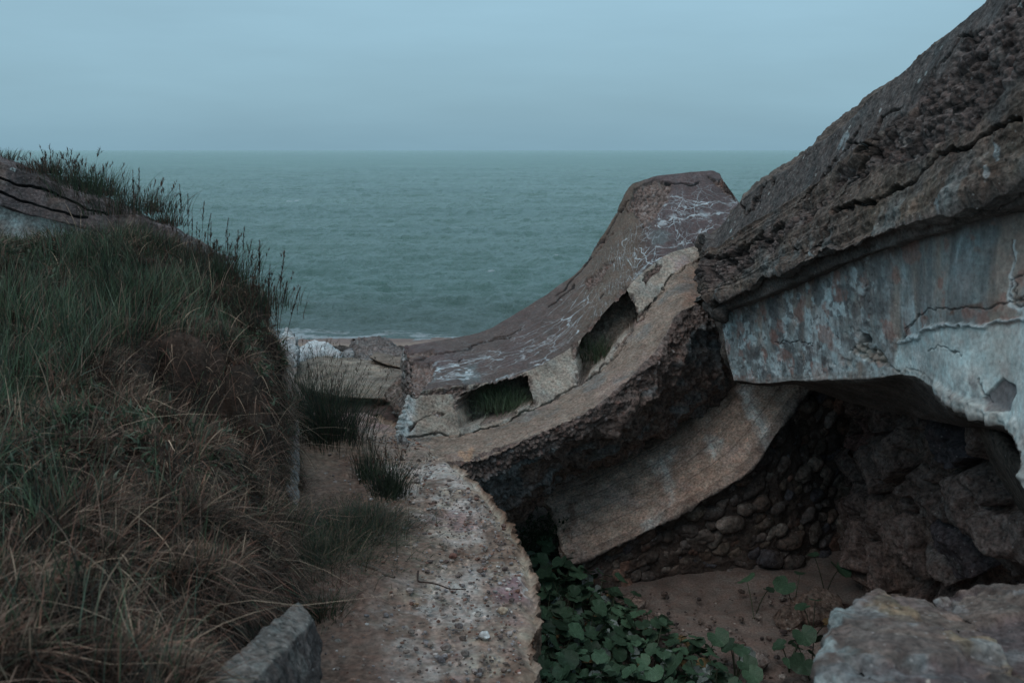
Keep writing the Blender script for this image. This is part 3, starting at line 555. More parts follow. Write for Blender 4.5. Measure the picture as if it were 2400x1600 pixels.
    d = lf.segw([.010, .018, .02, .02, .02, .012, .02, .02, .1, .1])*fbm(p, 1.7, 6, 21)+lf.segw([.012, .022, 0, 0, .0, 0, 0, 0, 0, 0])*plate+lf.segw([0, .022, 0, 0, 0, 0, 0, 0, 0, 0])*strat+lf.segw([.004, .012, .01, .01, .01, 0, 0, 0, 0, 0])*ridged(p, 8, 5, 73)
    d = d+band*(-.06+.05*rd+.05*(peb-.3)+.03*(peb2-.4)+.025*ridged(p, 10, 4, 74))+lf.segw([0, .022, .03, .02, .02, 0, .012, 0, 0, 0])*lay+lf.segw([0, .004, .05, .03, .03, .002, .01, 0, 0, 0])*rd-ck*.09
    dl = np.zeros(len(p)); dl[st[2]-22:st[2]+10] = 1
    for _ in range(6): dl = (np.roll(dl, 1)+2*dl+np.roll(dl, -1))/4
    d = d+dl[:, None]*(.10*rd-.02)
    # wall features: hole, knocked-off corner, embedded lumps, layered ridge
    wf = (seg == 5)
    hole = sstep(-1, 3, pin(px, [(2018, 785), (2024, 781), (2036, 784), (2043, 795), (2042, 805), (2019, 805)]))*wf
    brk = sstep(-3, 8, pin(w, [(1995, 835), (2015, 808), (2050, 806), (2065, 850), (2110, 865), (2160, 883), (2120, 878), (2040, 855)]))*wf
    pat = sstep(-2, 3, pin(px+np.stack((fbm(p, 6, 3, 43), fbm(p, 6, 3, 44)), -1)*6, [(2310, 930), (2325, 900), (2350, 886), (2375, 905), (2380, 925), (2360, 960), (2330, 965)]))*wf
    ridge_ = (1-sstep(1, 7, pdist(wp, [(2110, 800), (2160, 780), (2220, 765), (2300, 757), (2400, 748)])))*wf
    wallc = 0*one
    for c_ in ([(2400, 630), (2370, 655), (2375, 690), (2400, 700)], [(2120, 765), (2180, 735), (2260, 720), (2330, 715), (2400, 690)], [(2110, 800), (2130, 770), (2160, 740)], [(2180, 820), (2210, 815), (2260, 828)], [(1830, 800), (1850, 806), (1885, 803)], [(2020, 575), (2025, 700)], [(2380, 560), (2372, 640), (2390, 720)], [(2300, 880), (2330, 940)]):
        wallc = np.maximum(wallc, 1-sstep(.8, 2.6, pdist(wp, c_)))
    wallc *= wf
    d = d-hole*.22-brk*(.04+.05*rd-.05*peb2)-ridge_*-.02-wallc*.015-pat*.02
    pits = wf*sstep(.35, .8, fbm(p, 14, 3, 45))*(1-sstep(2050, 2250, px[..., 0]))*.008; d = d-pits
    eb = np.zeros(len(p)); eb[st[6]-10:st[6]+6] = 1
    for _ in range(5): eb = (np.roll(eb, 1)+2*eb+np.roll(eb, -1))/4
    d = d+eb[:, None]*(.025*rd+.03*fbm(p, 6, 4, 47))*(.3+sstep(2100, 2250, px[..., 0]))
    ends = np.zeros(p.shape[1]); ends[:lf.cap+14] = 1
    for _ in range(5): ends = (np.roll(ends, 1)+2*ends+np.roll(ends, -1))/4
    ends[-40:] = 0; d = d+ends[None]*(.13*rd+.05*lay)*(seg != 5)*(seg != 6)
    D = p+N*d[..., None]
    # pigment
    col = one[..., None]*np.array((.116, .094, .080))*(1+.35*fbm(p, 6, 5, 75))[..., None]; nb = fbm(p, 1.3, 5, 51)
    col = mixc(col, (.085, .083, .084), (seg == 0)*.7+0*one); col = mixc(col, (.145, .12, .095), roof*sstep(.55, .8, fr)*sstep(-.3, .5, nb)*.7)
    col = mixc(col, (.075, .085, .088), roof*sstep(.1, .7, fbm(p, 2.2, 4, 52))*.6)
    tea = roof*sstep(.7, .95, fr)*sstep(.0, .5, fbm(np.stack((p[..., 0]*5, p[..., 1]*5, p[..., 2]*1.1), -1), 1, 4, 53)); col = mixc(col, (.20, .235, .24), tea*.6)
    pc = one[..., None]*np.array((.10, .085, .082))*(.4+1.25*wid[..., None]); pc = mixc(pc, (.12, .075, .065), ((wid > .4) & (wid < .43))*.5); pc = mixc(pc, (.19, .18, .175), (wid > .82)*.7)
    col = col*(1-(band*.85)[..., None])+pc*(band*.85)[..., None]
    lich = (worley(p, 7, 77)[0] < .14)*roof*(fr < .35)*(fbm(p, 1.7, 3, 79) > 0); col = mixc(col, (.36, .42, .42), lich*.7)
    smear = np.maximum.reduce([1-sstep(2, 7, pdist(wp, q)) for q in ([(1980, 310), (1970, 340)], [(2338, 350), (2335, 420)], [(2210, 470), (2212, 495)], [(1900, 590), (1905, 605)])])*roof
    col = mixc(col, (.28, .34, .36), smear*.8)
    mould = (seg >= 2) & (seg <= 4); col = np.where(mould[..., None], np.array((.105, .092, .085))*(.8+.5*sstep(-.5, .5, nb))[..., None], col)
    # wall
    stv = fbm(np.stack((p[..., 0]*6, p[..., 1]*6, p[..., 2]*1.5), -1), 1, 6, 61); stv2 = fbm(np.stack((p[..., 0]*3, p[..., 1]*3, p[..., 2]*.5), -1), 1, 4, 62); fb = fbm(p, 9, 5, 63)
    wc = one[..., None]*np.array((.165, .185, .185)); wc = mixc(wc, (.33, .385, .40), sstep(-.1, .45, stv+.4*fbm(p, 3, 5, 82))*.65); wc = mixc(wc, (.19, .145, .115), sstep(.0, .45, stv2)*.75); wc = mixc(wc, (.075, .078, .08), sstep(.15, .5, fbm(np.stack((p[..., 0]*9, p[..., 1]*9, p[..., 2]*1.2), -1), 1, 5, 68))*.5)
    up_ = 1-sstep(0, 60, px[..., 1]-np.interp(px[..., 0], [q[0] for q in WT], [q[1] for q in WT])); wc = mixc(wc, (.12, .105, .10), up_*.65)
    leftp = (1-sstep(2040, 2120, w[..., 0])); wc = mixc(wc, (.31, .37, .385), leftp*sstep(.0, .45, fb)*.85*sstep(.0, .3, px[..., 1]*0+1)); wc = mixc(wc, (.075, .08, .083), leftp*sstep(.05, .45, fbm(p, 5, 6, 64))*.75); wc = mixc(wc, (.06, .058, .06), leftp*sstep(.3, .45, fbm(p, 16, 4, 69))*.7)
    wc = mixc(wc, (.20, .11, .09), sstep(.3, .6, fbm(p, 7, 5, 65))*.55)
    low = sstep(-6, 8, pin(w*.35+px*.65, [(2105, 795), (2160, 782), (2250, 765), (2700, 740), (2700, 1500), (2360, 1030), (2210, 930), (2110, 885), (2090, 860)])); wc = mixc(wc, (.38, .45, .45), low*(.55+.4*sstep(-.4, .3, fbm(p, 4, 5, 70))))
    low2 = sstep(-6, 8, pin(px, [(1900, 830), (1960, 800), (2010, 805), (2050, 850), (2120, 885), (1900, 885)])); wc = mixc(wc, (.30, .36, .37), low2*.5*sstep(-.4, .4, fb))
    rows_ = (1-sstep(4, 12, pdist(px, [(2125, 745), (2200, 735), (2270, 722), (2400, 700)])))*sstep(0, .5, fbm(p, 8, 3, 66)); wc = mixc(wc, (.10, .062, .048), rows_*.8)
    wc = mixc(wc, (.36, .42, .44), ridge_*.6); wc = mixc(wc, (.38, .45, .47), (1-sstep(2, 6, pdist(wp, [(2385, 570), (2370, 640), (2375, 700), (2395, 730)])))*.7)
    wc = mixc(wc, (.05, .045, .045), wallc*.7); wc = mixc(wc, (.17, .155, .135), brk*.85); wc = mixc(wc, (.03, .026, .025), hole); wc = mixc(wc, (.105, .10, .105), pat*.9)
    dk = sstep(-6, 14, pin(w, [(2230, 900), (2290, 880), (2310, 960), (2260, 955)]))*wf; wc = mixc(wc, (.10, .11, .115), dk*.6*sstep(-.3, .3, fb))
    col = np.where(wf[..., None], wc, col); col = np.where((seg == 6)[..., None], np.array((.100, .084, .076))*(1+.35*fbm(p, 3, 5, 67))[..., None], col)
    col = mixc(col, (.18, .165, .15), eb[:, None]*one*.4*(seg >= 5)); col = mixc(col, (.025, .022, .022), ck*.8)
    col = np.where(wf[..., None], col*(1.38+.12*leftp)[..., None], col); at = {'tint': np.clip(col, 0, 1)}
    e_ = tag(empty('bunker_casemate', P(1760, 1000, 9.5)), 'huge leaning bunker on the right, dark crumbling roof over pale arched wall', 'ruin')
    lf.part(D, at, 'roof_slab', 0, 2, M_ROUGH, e_)['label'] = 'dark crumbling roof slab with pebbly aggregate showing'
    lf.part(D, at, 'moulding', 2, 5, M_CONC, e_); lf.part(D, at, 'wall', 5, 6, M_PLASTER, e_)['label'] = 'pale lime-stained wall with a small hole'
    lf.part(D, at, 'soffit', 6, 7, M_CONC, e_); lf.part(D, at, 'rear_face', 7, 10, M_ROUGH, e_); lf.ends(D, at, 'end_face', M_ROUGH, e_)
make_casemate()

# ------------------------------------------------------------------ rubble masonry at the back of the hollow
def make_cave():
    t = [P(2040, 905, 11.6), P(2075, 930, 10.5), P(2110, 955, 9.7), P(2230, 975, 8.7), P(2360, 985, 7.8), P(2520, 980, 7.0), P(2800, 980, 6.0)]
    m = [P(2060, 1130, 11.9), P(2080, 1150, 10.7), P(2130, 1150, 9.9), P(2200, 1150, 9.2), P(2330, 1180, 8.2), P(2520, 1200, 7.2), P(2800, 1200, 6.2)]
    b = [PZ(2020, 1370, 4.8), PZ(2010, 1425, 4.8), PZ(2060, 1470, 4.8), PZ(2180, 1500, 4.8), PZ(2330, 1540, 4.8), PZ(2520, 1580, 4.8), PZ(2800, 1620, 4.8)]
    t2 = [q+np.array((.3, 1.6, .8)) for q in t]; b2 = [q+np.array((.3, 1.6, 0)) for q in b]
    lf = Loft([t, m, b, b2, t2], 420, [130, 150, 10, 20, 10], 10); p = lf.G; one = np.ones(p.shape[:2]); px = lf.px
    f1, f2, idd = worley(p+.15*fbm(p, 2, 3, 5)[..., None], 2.1, 9); lump = sstep(0, .25, f2-f1); pit = (idd > .45)
    rd = ridged(p, 1.6, 6, 3)
    d = .26*lump*pit*(.4+idd)+.12*rd+.06*fbm(p, 5, 5, 6)
    D = p+lf.N*d[..., None]; col = one[..., None]*np.array((.165, .125, .108)); col = np.where((pit & (f2-f1 > .10))[..., None], np.array((.155, .120, .108))*(.6+.8*idd[..., None]), col)
    col = mixc(col, (.045, .045, .06), ((idd > .64) & (idd < .68))*.7*one); col = mixc(col, (.12, .062, .055), ((idd > .8) & (idd < .88))*.7*one)
    col = mixc(col, (.17, .17, .165), sstep(.3, .8, fbm(p, 2.6, 5, 16))*.5)
    at = {'tint': np.clip(col, 0, 1)}
    e_ = tag(empty('rubble_masonry', P(2150, 1400, 9.5)), 'dark rubble masonry of big stones in the hollow under the arched wall', 'ruin')
    lf.part(D, at, 'masonry', 0, 5, M_ROUGH, e_); lf.ends(D, at, 'broken_end', M_ROUGH, e_)
make_cave()

# ------------------------------------------------------------------ curved ledge the path runs on
RE = [(0.5, -.3), (3.0, -.05), (4.5, .06), (5.24, .105), (6.03, .12), (6.85, .115), (7.3, .06), (7.69, -.03), (8.1, -.15), (8.52, -.31), (9.3, -.60), (9.9, -.85), (10.6, -1.25), (11.2, -1.6)]
def make_ledge():
    rgt = [np.array((x, y, 7.0)) for y, x in RE]; lft = [np.array((-3.6, y, 7.0)) for y, x in RE]
    lb = [q-np.array((0, 0, 2.2)) for q in lft]; rb = [q-np.array((.10, 0, 2.3)) for q in rgt]
    lf = Loft([lft, rgt, rb, lb], 900, [420, 170, 10, 10], 10); p, px = lf.G, lf.px; one = np.ones(p.shape[:2]); seg = lf.seg[:, None]*one
    top = seg == 0; xr = np.interp(p[..., 1], [a for a, _ in RE], [b for _, b in RE]); e = xr-p[..., 0]      # metres from the broken edge
    rag = .035*fbm(p*np.array((1, 1, .5)), 3.2, 6, 3)+.03*ridged(p, 8, 4, 5)
    D = p.copy(); nearedge = (1-sstep(.0, .35, e)); D[..., 0] += rag*np.where(seg <= 1, nearedge, 0)+np.where(seg == 1, .05*ridged(p, 4, 5, 8)+.02*ridged(p, 13, 3, 18), 0)
    sand = sstep(.55, 1.05, e+.22*fbm(p, 1.2, 4, 9)); w1, _, wid = worley(p, 34, 5); peb = np.sqrt(np.clip(1-(w1/.5)**2, 0, 1))*(wid > .90-.2*sstep(-.2, .6, fbm(p, 1.1, 3, 71)))
    w3, _, wid3 = worley(p, 15, 15); peb3 = np.sqrt(np.clip(1-(w3/.33)**2, 0, 1))*(wid3 > .88)
    dz = .028*fbm(p, 1.6, 6, 11)+.010*ridged(p, 7, 4, 12)+sand*(.05+.05*fbm(p, .9, 4, 13))+.014*peb*(1-.5*sand)+.026*peb3*(1-.6*sand)-.05*(1-sstep(0, .09, e+.03*fbm(p, 6, 3, 2)))
    dz = dz+.25*sstep(.3, 1.0, (-1.75-.12*(p[..., 1]-8))-p[..., 0])*0
    D[..., 2] += np.where(top, dz, 0)
    col = one[..., None]*np.array((.23, .185, .155)); col = mixc(col, (.38, .37, .355), sstep(-.1, .4, fbm(p, 1.5, 6, 21))*.8); col = mixc(col, (.255, .18, .185), sstep(.1, .6, fbm(p, 1.3, 5, 22))*.75)
    col = mixc(col, (.13, .085, .062), sstep(.0, .4, fbm(p, 3.2, 6, 23))*.8); col = mixc(col, (.36, .33, .27), sstep(.35, .8, fbm(p, 4.2, 5, 24))*.6)
    col = mixc(col, (.135, .092, .072), sand*.95); col = mixc(col, (.22, .165, .125), sand*sstep(8.0, 9.6, p[..., 1])*.55); col = mixc(col, (.12, .075, .058), sand*sstep(.0, .6, fbm(p, 1.8, 5, 25))*.75)
    col = mixc(col, (.30, .26, .20), (1-sstep(.02, .14, e+.05*fbm(p, 5, 4, 26)))*top*.5)
    col = np.where((peb > .25)[..., None], col*(.6+1.0*wid[..., None]), col); col = np.where((peb3 > .3)[..., None], np.array((.14, .125, .115))*(.5+1.6*((wid3*7.3) % 1))[..., None], col)
    side = seg >= 1; sc = mixc(one[..., None]*np.array((.17, .125, .095)), (.11, .065, .045), sstep(-.2, .5, fbm(p, 2.4, 5, 27))*.8); sc = mixc(sc, (.25, .22, .19), sstep(.2, .7, fbm(p, 5, 5, 28))*.5)
    col = np.where(side[..., None], sc, col)
    # lime tidemark and violet patch by the edge
    vio = sstep(-10, 20, pin(px+np.stack((fbm(p, 4, 3, 33), fbm(p, 4, 3, 34)), -1)*16, [(1150, 1370), (1200, 1345), (1230, 1380), (1228, 1410), (1150, 1410)])); col = mixc(col, (.22, .15, .175), vio*top*.7)
    rim = (1-sstep(1, 3.2, pdist(px+np.stack((fbm(p, 8, 3, 35), fbm(p, 8, 3, 36)), -1)*8, [(1195, 1352), (1215, 1350), (1226, 1370), (1222, 1400)])))*top; col = mixc(col, (.40, .42, .42), rim*.8)
    at = {'tint': np.clip(col, 0, 1)}
    e_ = tag(empty('concrete_ledge', (-.6, 6, 4.8)), 'curving broken concrete ledge strewn with sand and pebbles', 'ruin')
    lf.part(D, at, 'walkway', 0, 1, M_WALK, e_); lf.part(D, at, 'broken_side', 1, 2, M_ROUGH, e_); lf.part(D, at, 'base', 2, 4, M_ROUGH, e_)
    lf.ends(D, at, 'end_face', M_ROUGH, e_)
make_ledge()

# ------------------------------------------------------------------ mound on the left
XE = ((0.5, -.85), (3.5, -1.0), (4.4, -1.12), (5.24, -1.38), (6.03, -1.55), (7.0, -1.78), (8, -1.97), (8.8, -2.08), (9.6, -2.35), (10.6, -3.0), (12, -4.2), (14, -6))
CTL = [P(*q) for q in ((0, 1600, 3.0), (300, 1600, 3.2), (0, 1200, 4.4), (0, 900, 6.3), (0, 600, 9.5), (200, 600, 9.2), (330, 585, 9.1), (400, 600, 9), (470, 648, 8.8), (545, 690, 8.7), (605, 745, 8.5), (652, 795, 8.3), (625, 860, 7.6), (470, 850, 7.0), (450, 1050, 5.6), (600, 1130, 5.7), (400, 1300, 4.3), (620, 1370, 4.8), (500, 1500, 4.0), (560, 1560, 4.1), (250, 750, 7.5))]
CTL += [np.array(q) for q in ((-3, 12., 7.9), (-5, 13, 8.4), (-8, 12, 9.4), (-8, 5, 8.9), (-8, 1, 8.8), (-1, 1.0, 8.0), (-2, 0., 8.2), (-6, 16, 6.8), (-2.4, 10.2, 8.1), (-12, 8, 9.6), (-12, 16, 7.6))]
CTL = np.array(CTL)
def _tps(r): return np.where(r > 1e-6, r*r*np.log(r+1e-9), 0)
_n = len(CTL); _A = np.zeros((_n+3, _n+3)); _r = np.linalg.norm(CTL[:, None, :2]-CTL[None, :, :2], axis=-1)
_A[:_n, :_n] = _tps(_r)+np.eye(_n)*.05; _A[:_n, _n] = 1; _A[:_n, _n+1:] = CTL[:, :2]; _A[_n, :_n] = 1; _A[_n+1:, :_n] = CTL[:, :2].T
_w = np.linalg.solve(_A, np.concatenate((CTL[:, 2], np.zeros(3))))
def mound_top(x, y):
    z = _w[_n]+_w[_n+1]*x+_w[_n+2]*y
    for k in range(_n): z = z+_w[k]*_tps(np.hypot(x-CTL[k, 0], y-CTL[k, 1]))
    return z
def mound_z(x, y):
    p = np.stack((x, y, 0*x), -1); xe = np.interp(y, [a for a, _ in XE], [b for _, b in XE])+.08*fbm(p, 1.1, 4, 5)
    wy = y+.12*fbm(p, 2.4, 3, 46); g = 1.35*sstep(-2.85, -2.25, x+.1*fbm(p, 2, 3, 47))*(1-sstep(7.02, 7.22, wy))*sstep(5.7, 6.85, wy); xe = xe+.10*fbm(p, 2.6, 4, 45)+.06      # eroded gully
    zt = mound_top(x, y)-.55*g+.05*fbm(p, 1.6, 5, 3)
    w = np.interp(y, (3, 6.8, 7.4, 9), (.30, .30, .17, .17)); t = np.clip((xe-x)/w, 0, 1); t = t**.42
    return 6.85+(zt-6.85)*t
def make_mound():
    ys = np.concatenate((np.linspace(.3, 11, 460), np.linspace(11.1, 17, 60))); t = np.linspace(0, 1, 420)
    xe = np.interp(ys, [a for a, _ in XE], [b for _, b in XE])+.15
    X = xe[:, None]-(t**1.7)[None]*(13+xe[:, None]*0); Y = ys[:, None]*np.ones(len(t)); Z = mound_z(X, Y); p = np.stack((X, Y, Z), -1)
    n = gnormal(p); n = n*np.sign(n[..., 2:3]+1e-6); p2 = p+n*(.09*ridged(p, 2.2, 5, 6)+.04*fbm(p, 7, 4, 7))[..., None]
    col = np.ones(p.shape)*np.array((.050, .038, .031)); col = mixc(col, (.085, .060, .047), sstep(0, .7, fbm(p, 2.5, 5, 8))*.8)
    global MOUND; MOUND = p2
    q = gridq(*X.shape)
    tag(obj('mound', mesh_np('mound', p2.reshape(-1, 3), q, attrs={'tint': col.reshape(-1, 3)}), M_SOIL), kind='structure')
make_mound()

# ------------------------------------------------------------------ grass
def blades(base, h, lean, wd, col, segs=4, curl=1.6):
    n = len(base); t = np.linspace(0, 1, segs+1); a = RNG.uniform(0, 6.283, n); side = np.stack((np.cos(a), np.sin(a), RNG.normal(0, .15, n)), -1)
    hh = h[:, None]; up = np.array((0, 0, 1.)); V = np.zeros((n, segs+1, 2, 3))
    for k, tt in enumerate(t):
        L_ = np.linalg.norm(lean, axis=1); dr = np.clip(1-.35*L_**2*tt, .05, 1)[:, None]
        c = base+up*hh*tt*dr+lean*hh*(tt**curl); w_ = (wd*(1-tt**1.5)*.5+.0004)[:, None]*side
        V[:, k, 0] = c-w_; V[:, k, 1] = c+w_
    i = np.arange(n)[:, None]*(segs+1)*2; k = np.arange(segs)[None]*2
    Q = np.stack((i+k, i+k+1, i+k+3, i+k+2), -1).reshape(-1, 4)
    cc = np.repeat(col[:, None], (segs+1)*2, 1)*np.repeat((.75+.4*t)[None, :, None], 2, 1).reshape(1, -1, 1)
    return V.reshape(-1, 3), Q, cc.reshape(-1, 3)
def join(parts):
    V = []; Q = []; Cc = []; o = 0
    for v, q, c in parts: V.append(v); Q.append(q+o); Cc.append(c); o += len(v)
    return np.concatenate(V), np.concatenate(Q), np.concatenate(Cc)
def blade_obj(name, parts, parent=None, loc=None):
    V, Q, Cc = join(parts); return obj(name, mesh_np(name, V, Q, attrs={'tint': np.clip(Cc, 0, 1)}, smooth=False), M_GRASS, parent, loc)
GREEN = np.array((.050, .078, .045)); GREEN2 = np.array((.075, .100, .070)); DRY = np.array((.165, .115, .088)); DRY2 = np.array((.24, .18, .13)); DARK = np.array((.035, .045, .036)); RUST = np.array((.13, .07, .05))
def pick(n, cs, ws):
    i = RNG.choice(len(cs), n, p=np.array(ws)/sum(ws)); return np.array(cs)[i]*RNG.uniform(.65, 1.35, (n, 1))
def make_mound_grass():
    G = MOUND; A_ = G[:-1, :-1]; B_ = G[1:, :-1]; C_ = G[:-1, 1:]; D_ = G[1:, 1:]
    nrm = np.cross(C_-A_, B_-A_); area = np.linalg.norm(nrm, axis=-1); nrm = nrm/(area[..., None]+1e-12); nrm *= np.sign(nrm[..., 2:3]+.15)
    px0 = proj((A_+D_)/2); see = (px0[..., 0] > -150) & (px0[..., 0] < 780) & (px0[..., 1] < 1720) & (px0[..., 1] > 300) & (A_[..., 1] > 2.2) & (A_[..., 1] < 11)
    dist = np.maximum(A_[..., 1], 3.); wgt = (area*see*(5/dist)**.6).ravel(); wgt /= wgt.sum(); n = 230000
    i = RNG.choice(len(wgt), n, p=wgt); a, b = np.unravel_index(i, area.shape); s_, t_ = RNG.uniform(0, 1, (2, n, 1))
    p = A_[a, b]*(1-s_)*(1-t_)+B_[a, b]*s_*(1-t_)+C_[a, b]*(1-s_)*t_+D_[a, b]*s_*t_; nn_ = nrm[a, b]; px = proj(p); steep = nn_[:, 2] < .62
    hol = (p[:, 0] > -2.55) & (p[:, 0] < -1.70) & (p[:, 1] > 6.2) & (p[:, 1] < 7.15); kz = (px[:, 0] > 470) & (px[:, 0] < 770) & (px[:, 1] > 1375) & (p[:, 1] < 5.6) & (px[:, 1] > 1375+ (700-px[:, 0])*.75-25)
    ok = ~((hol & (RNG.uniform(0, 1, n) < .72)) | (kz & (RNG.uniform(0, 1, n) < .9)) | ((fbm(p, 2.3, 3, 91) < -.2) & (RNG.uniform(0, 1, n) < .6)))
    p = p[ok]; nn_ = nn_[ok]; px = px[ok]; steep = steep[ok]; n = len(p)
    m = fbm(p, 1.1, 4, 5); gr = sstep(-.5, .6, .9*m+(960-px[:, 1])/400-(px[:, 0]-230)/560-.2); clump = fbm(p, 3.0, 3, 61); clump2 = fbm(p, 6.5, 2, 63)
    isg = (RNG.uniform(0, 1, n) < gr*.5+.05) & ~steep; near = np.clip(5.5/p[:, 1], .6, 1.6)
    k = isg; kk = k.sum(); tall = (.55+.9*sstep(-.3, .5, clump[k]))*np.where(p[k, 1] > 8.3, .55, 1); lean = RNG.normal(0, .22, (kk, 3)); lean[:, 0] += .12+.35*clump2[k]; lean[:, 1] += .3*fbm(p[k], 2.2, 2, 64); lean[:, 2] = -abs(lean[:, 2])*.2
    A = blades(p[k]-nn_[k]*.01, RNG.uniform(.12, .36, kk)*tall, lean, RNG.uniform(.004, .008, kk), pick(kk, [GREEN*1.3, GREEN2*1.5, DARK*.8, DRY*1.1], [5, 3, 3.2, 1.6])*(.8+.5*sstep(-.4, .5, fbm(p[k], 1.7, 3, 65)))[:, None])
    k = ~isg; kk = k.sum(); st = steep[k]; ori = 3.2*fbm(p[k], 1.9, 3, 66); lean = np.stack((np.cos(ori), np.sin(ori), 0*ori), -1)*.6+RNG.normal(0, .55, (kk, 3)); lean[:, 2] = -abs(lean[:, 2])*.4
    lean[st] = nn_[k][st]*.5+RNG.normal(0, .38, (st.sum(), 3)); lean[st, 2] -= 1.0
    h = RNG.uniform(.05, .22, kk)*(.45+1.1*sstep(-.4, .5, clump[k])); h[st] = RNG.uniform(.06, .22, st.sum())
    br = (.30+1.15*sstep(-.45, .5, clump2[k]+.4*RNG.normal(0, .5, kk)))[:, None]
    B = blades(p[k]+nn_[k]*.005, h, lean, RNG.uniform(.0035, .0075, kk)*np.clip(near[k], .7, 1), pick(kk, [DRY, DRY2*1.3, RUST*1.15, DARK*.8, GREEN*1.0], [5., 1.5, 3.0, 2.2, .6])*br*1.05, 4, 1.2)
    q = RNG.choice(n, 5200); q = q[(fbm(p[q], 1.6, 3, 93) > .12) & (px[q, 1] < 1080+150*RNG.normal(0, 1, 5200))]; kk = len(q); cen = p[q]
    b3 = np.repeat(cen, 7, 0)+RNG.normal(0, .03, (kk*7, 3))+np.array((0, 0, .06)); W = blades(b3, RNG.uniform(.03, .07, kk*7), RNG.normal(0, .9, (kk*7, 3))*np.array((1, 1, .3)), RNG.uniform(.012, .024, kk*7), np.repeat(pick(kk, [GREEN*1.1, GREEN2*1.2, np.array((.10, .12, .09)), DRY*.8], [4, 3, 1.5, 2]), 7, 0), 3)
    A = join([A, W]); q = RNG.choice(n, 900); S_ = blades(p[q]+np.array((0, 0, .03)), RNG.uniform(.2, .5, 900), np.stack((RNG.normal(.1, .7, 900), RNG.normal(0, .6, 900), -abs(RNG.normal(0, .3, 900))), -1), RNG.uniform(.004, .007, 900), pick(900, [DRY2*1.5, DRY*1.4, RUST], [3, 2, 1]), 5); B = join([B, S_])
    tag(blade_obj('green_grass', [A]), 'green grass covering the upper part of the left mound', 'grass', kind='stuff')
    tag(blade_obj('dry_grass', [B]), 'dry brown grass and roots matted over the left mound', 'grass', kind='stuff')
make_mound_grass()
def tuft(name, loc, n, hgt, rad, cols, ws, label, group=None, spread=.3, wd=(.003, .006), cat='grass clump', lean0=(0, 0), seeds=0):
    b = np.stack((RNG.normal(0, rad, n), RNG.normal(0, rad, n), np.full(n, -.02)), -1); lean = np.stack((b[:, 0]/rad*spread*.5+RNG.normal(lean0[0], spread*.6, n), b[:, 1]/rad*spread*.5+RNG.normal(lean0[1], spread*.6, n), -abs(RNG.normal(0, .05, n))), -1)
    h = RNG.uniform(.45, 1.0, n)*hgt; col = pick(n, cols, ws); parts = [blades(b, h, lean, RNG.uniform(*wd, n), col, 5)]
    e_ = empty(name, loc)
    if seeds:
        ps = []
        for k in range(seeds):
            base = b[k]; hh = h[k]*1.15; ln = lean[k]; m = 12; tt = RNG.uniform(.78, 1.0, m); pos = base+np.array((0, 0, 1.))*hh*tt[:, None]*(1-.35*min(1, np.linalg.norm(ln))**2*tt[:, None])+ln*hh*(tt[:, None]**1.6)
            ps.append(blades(pos, np.full(m, .035), np.stack((RNG.normal(0, .4, m), RNG.normal(0, .4, m), RNG.normal(0, .1, m)), -1), np.full(m, .006), pick(m, [DRY*.6, RUST*.6, DARK], [2, 1, 1]), 2))
        parts += ps
    blade_obj('blades', parts, e_, (0, 0, 0))
    return tag(e_, label, cat, group)
tuft('grass_clump', PZ(775, 1045, 7.02), 900, 1.0, .17, [DARK*1.05, GREEN*.85, DRY*.5], [5, 3, 1], 'tallest dark grass clump, growing between the mound and the tilted parapet wall', spread=.40, seeds=60)
tuft('grass_clump', PZ(700, 1010, 7.02), 700, .95, .24, [DARK*1.2, GREEN*.9, DRY*.5], [5, 3, 1], 'dark grass clump hugging the mound, left of the tallest clump', spread=.42, seeds=40)
tuft('grass_clump', PZ(910, 1158, 7.03), 420, .48, .08, [GREEN*.75, GREEN2*.7, DARK], [4, 2, 3], 'spiky green grass clump on the sandy middle of the ledge', spread=.42, seeds=20)
tuft('grass_clump', PZ(868, 1118, 7.03), 220, .42, .07, [GREEN*.75, DARK, DRY*.6], [4, 3, 1], 'thin upright grass clump just behind the spiky one on the ledge', spread=.25, seeds=18)
tuft('weed_patch', PZ(835, 1245, 7.03), 3200, .26, .19, [DARK*1.3, GREEN*.9, DRY*.8], [5, 3, 2], 'low dark weed patch in the sand in front of the spiky clump', spread=1.0, wd=(.003, .006), cat='weed')
tuft('weed_patch', PZ(735, 1310, 7.03), 5200, .26, .26, [DARK*1.4, GREEN*1.0, DRY2*.9], [5, 4, 2], 'wide speckled weed patch against the foot of the mound', spread=1.1, wd=(.003, .006), cat='weed')
tuft('weed_patch', PZ(800, 1180, 7.03), 500, .13, .12, [DARK, GREEN*.7, DRY], [4, 2, 3], 'small sparse weed patch on the sand, farthest up the ledge', spread=1.1, wd=(.002, .003), cat='weed')
tuft('weed_patch', PZ(705, 1450, 7.03)+np.array((-.12, .25, .55)), 260, .22, .10, [DRY, DARK, GREEN], [3, 2, 2], 'dry grass hanging behind the leaning kerb slab', spread=.8, cat='weed')
tuft('weed_patch', PZ(760, 1440, 7.03), 420, .20, .08, [GREEN*.8, DARK, RUST], [4, 2, 2], 'green weed sprouting above the broken kerb slab', spread=.7, cat='weed')
tuft('weed_patch', PZ(795, 1385, 7.03), 1500, .15, .13, [RUST, RUST*.6, DARK], [5, 3, 1], 'rusty brown withered weed on the left side of the ledge', spread=1.3, wd=(.002, .004), cat='weed')
q = arc.G
tuft('grass_clump', P(1180, 945, 10.95)+np.array((.0, .15, -.06)), 900, .36, .19, [GREEN*2.2, GREEN2*2.0, GREEN], [5, 3, 2], 'green grass growing inside the lower niche of the tilted parapet wall', spread=.7)
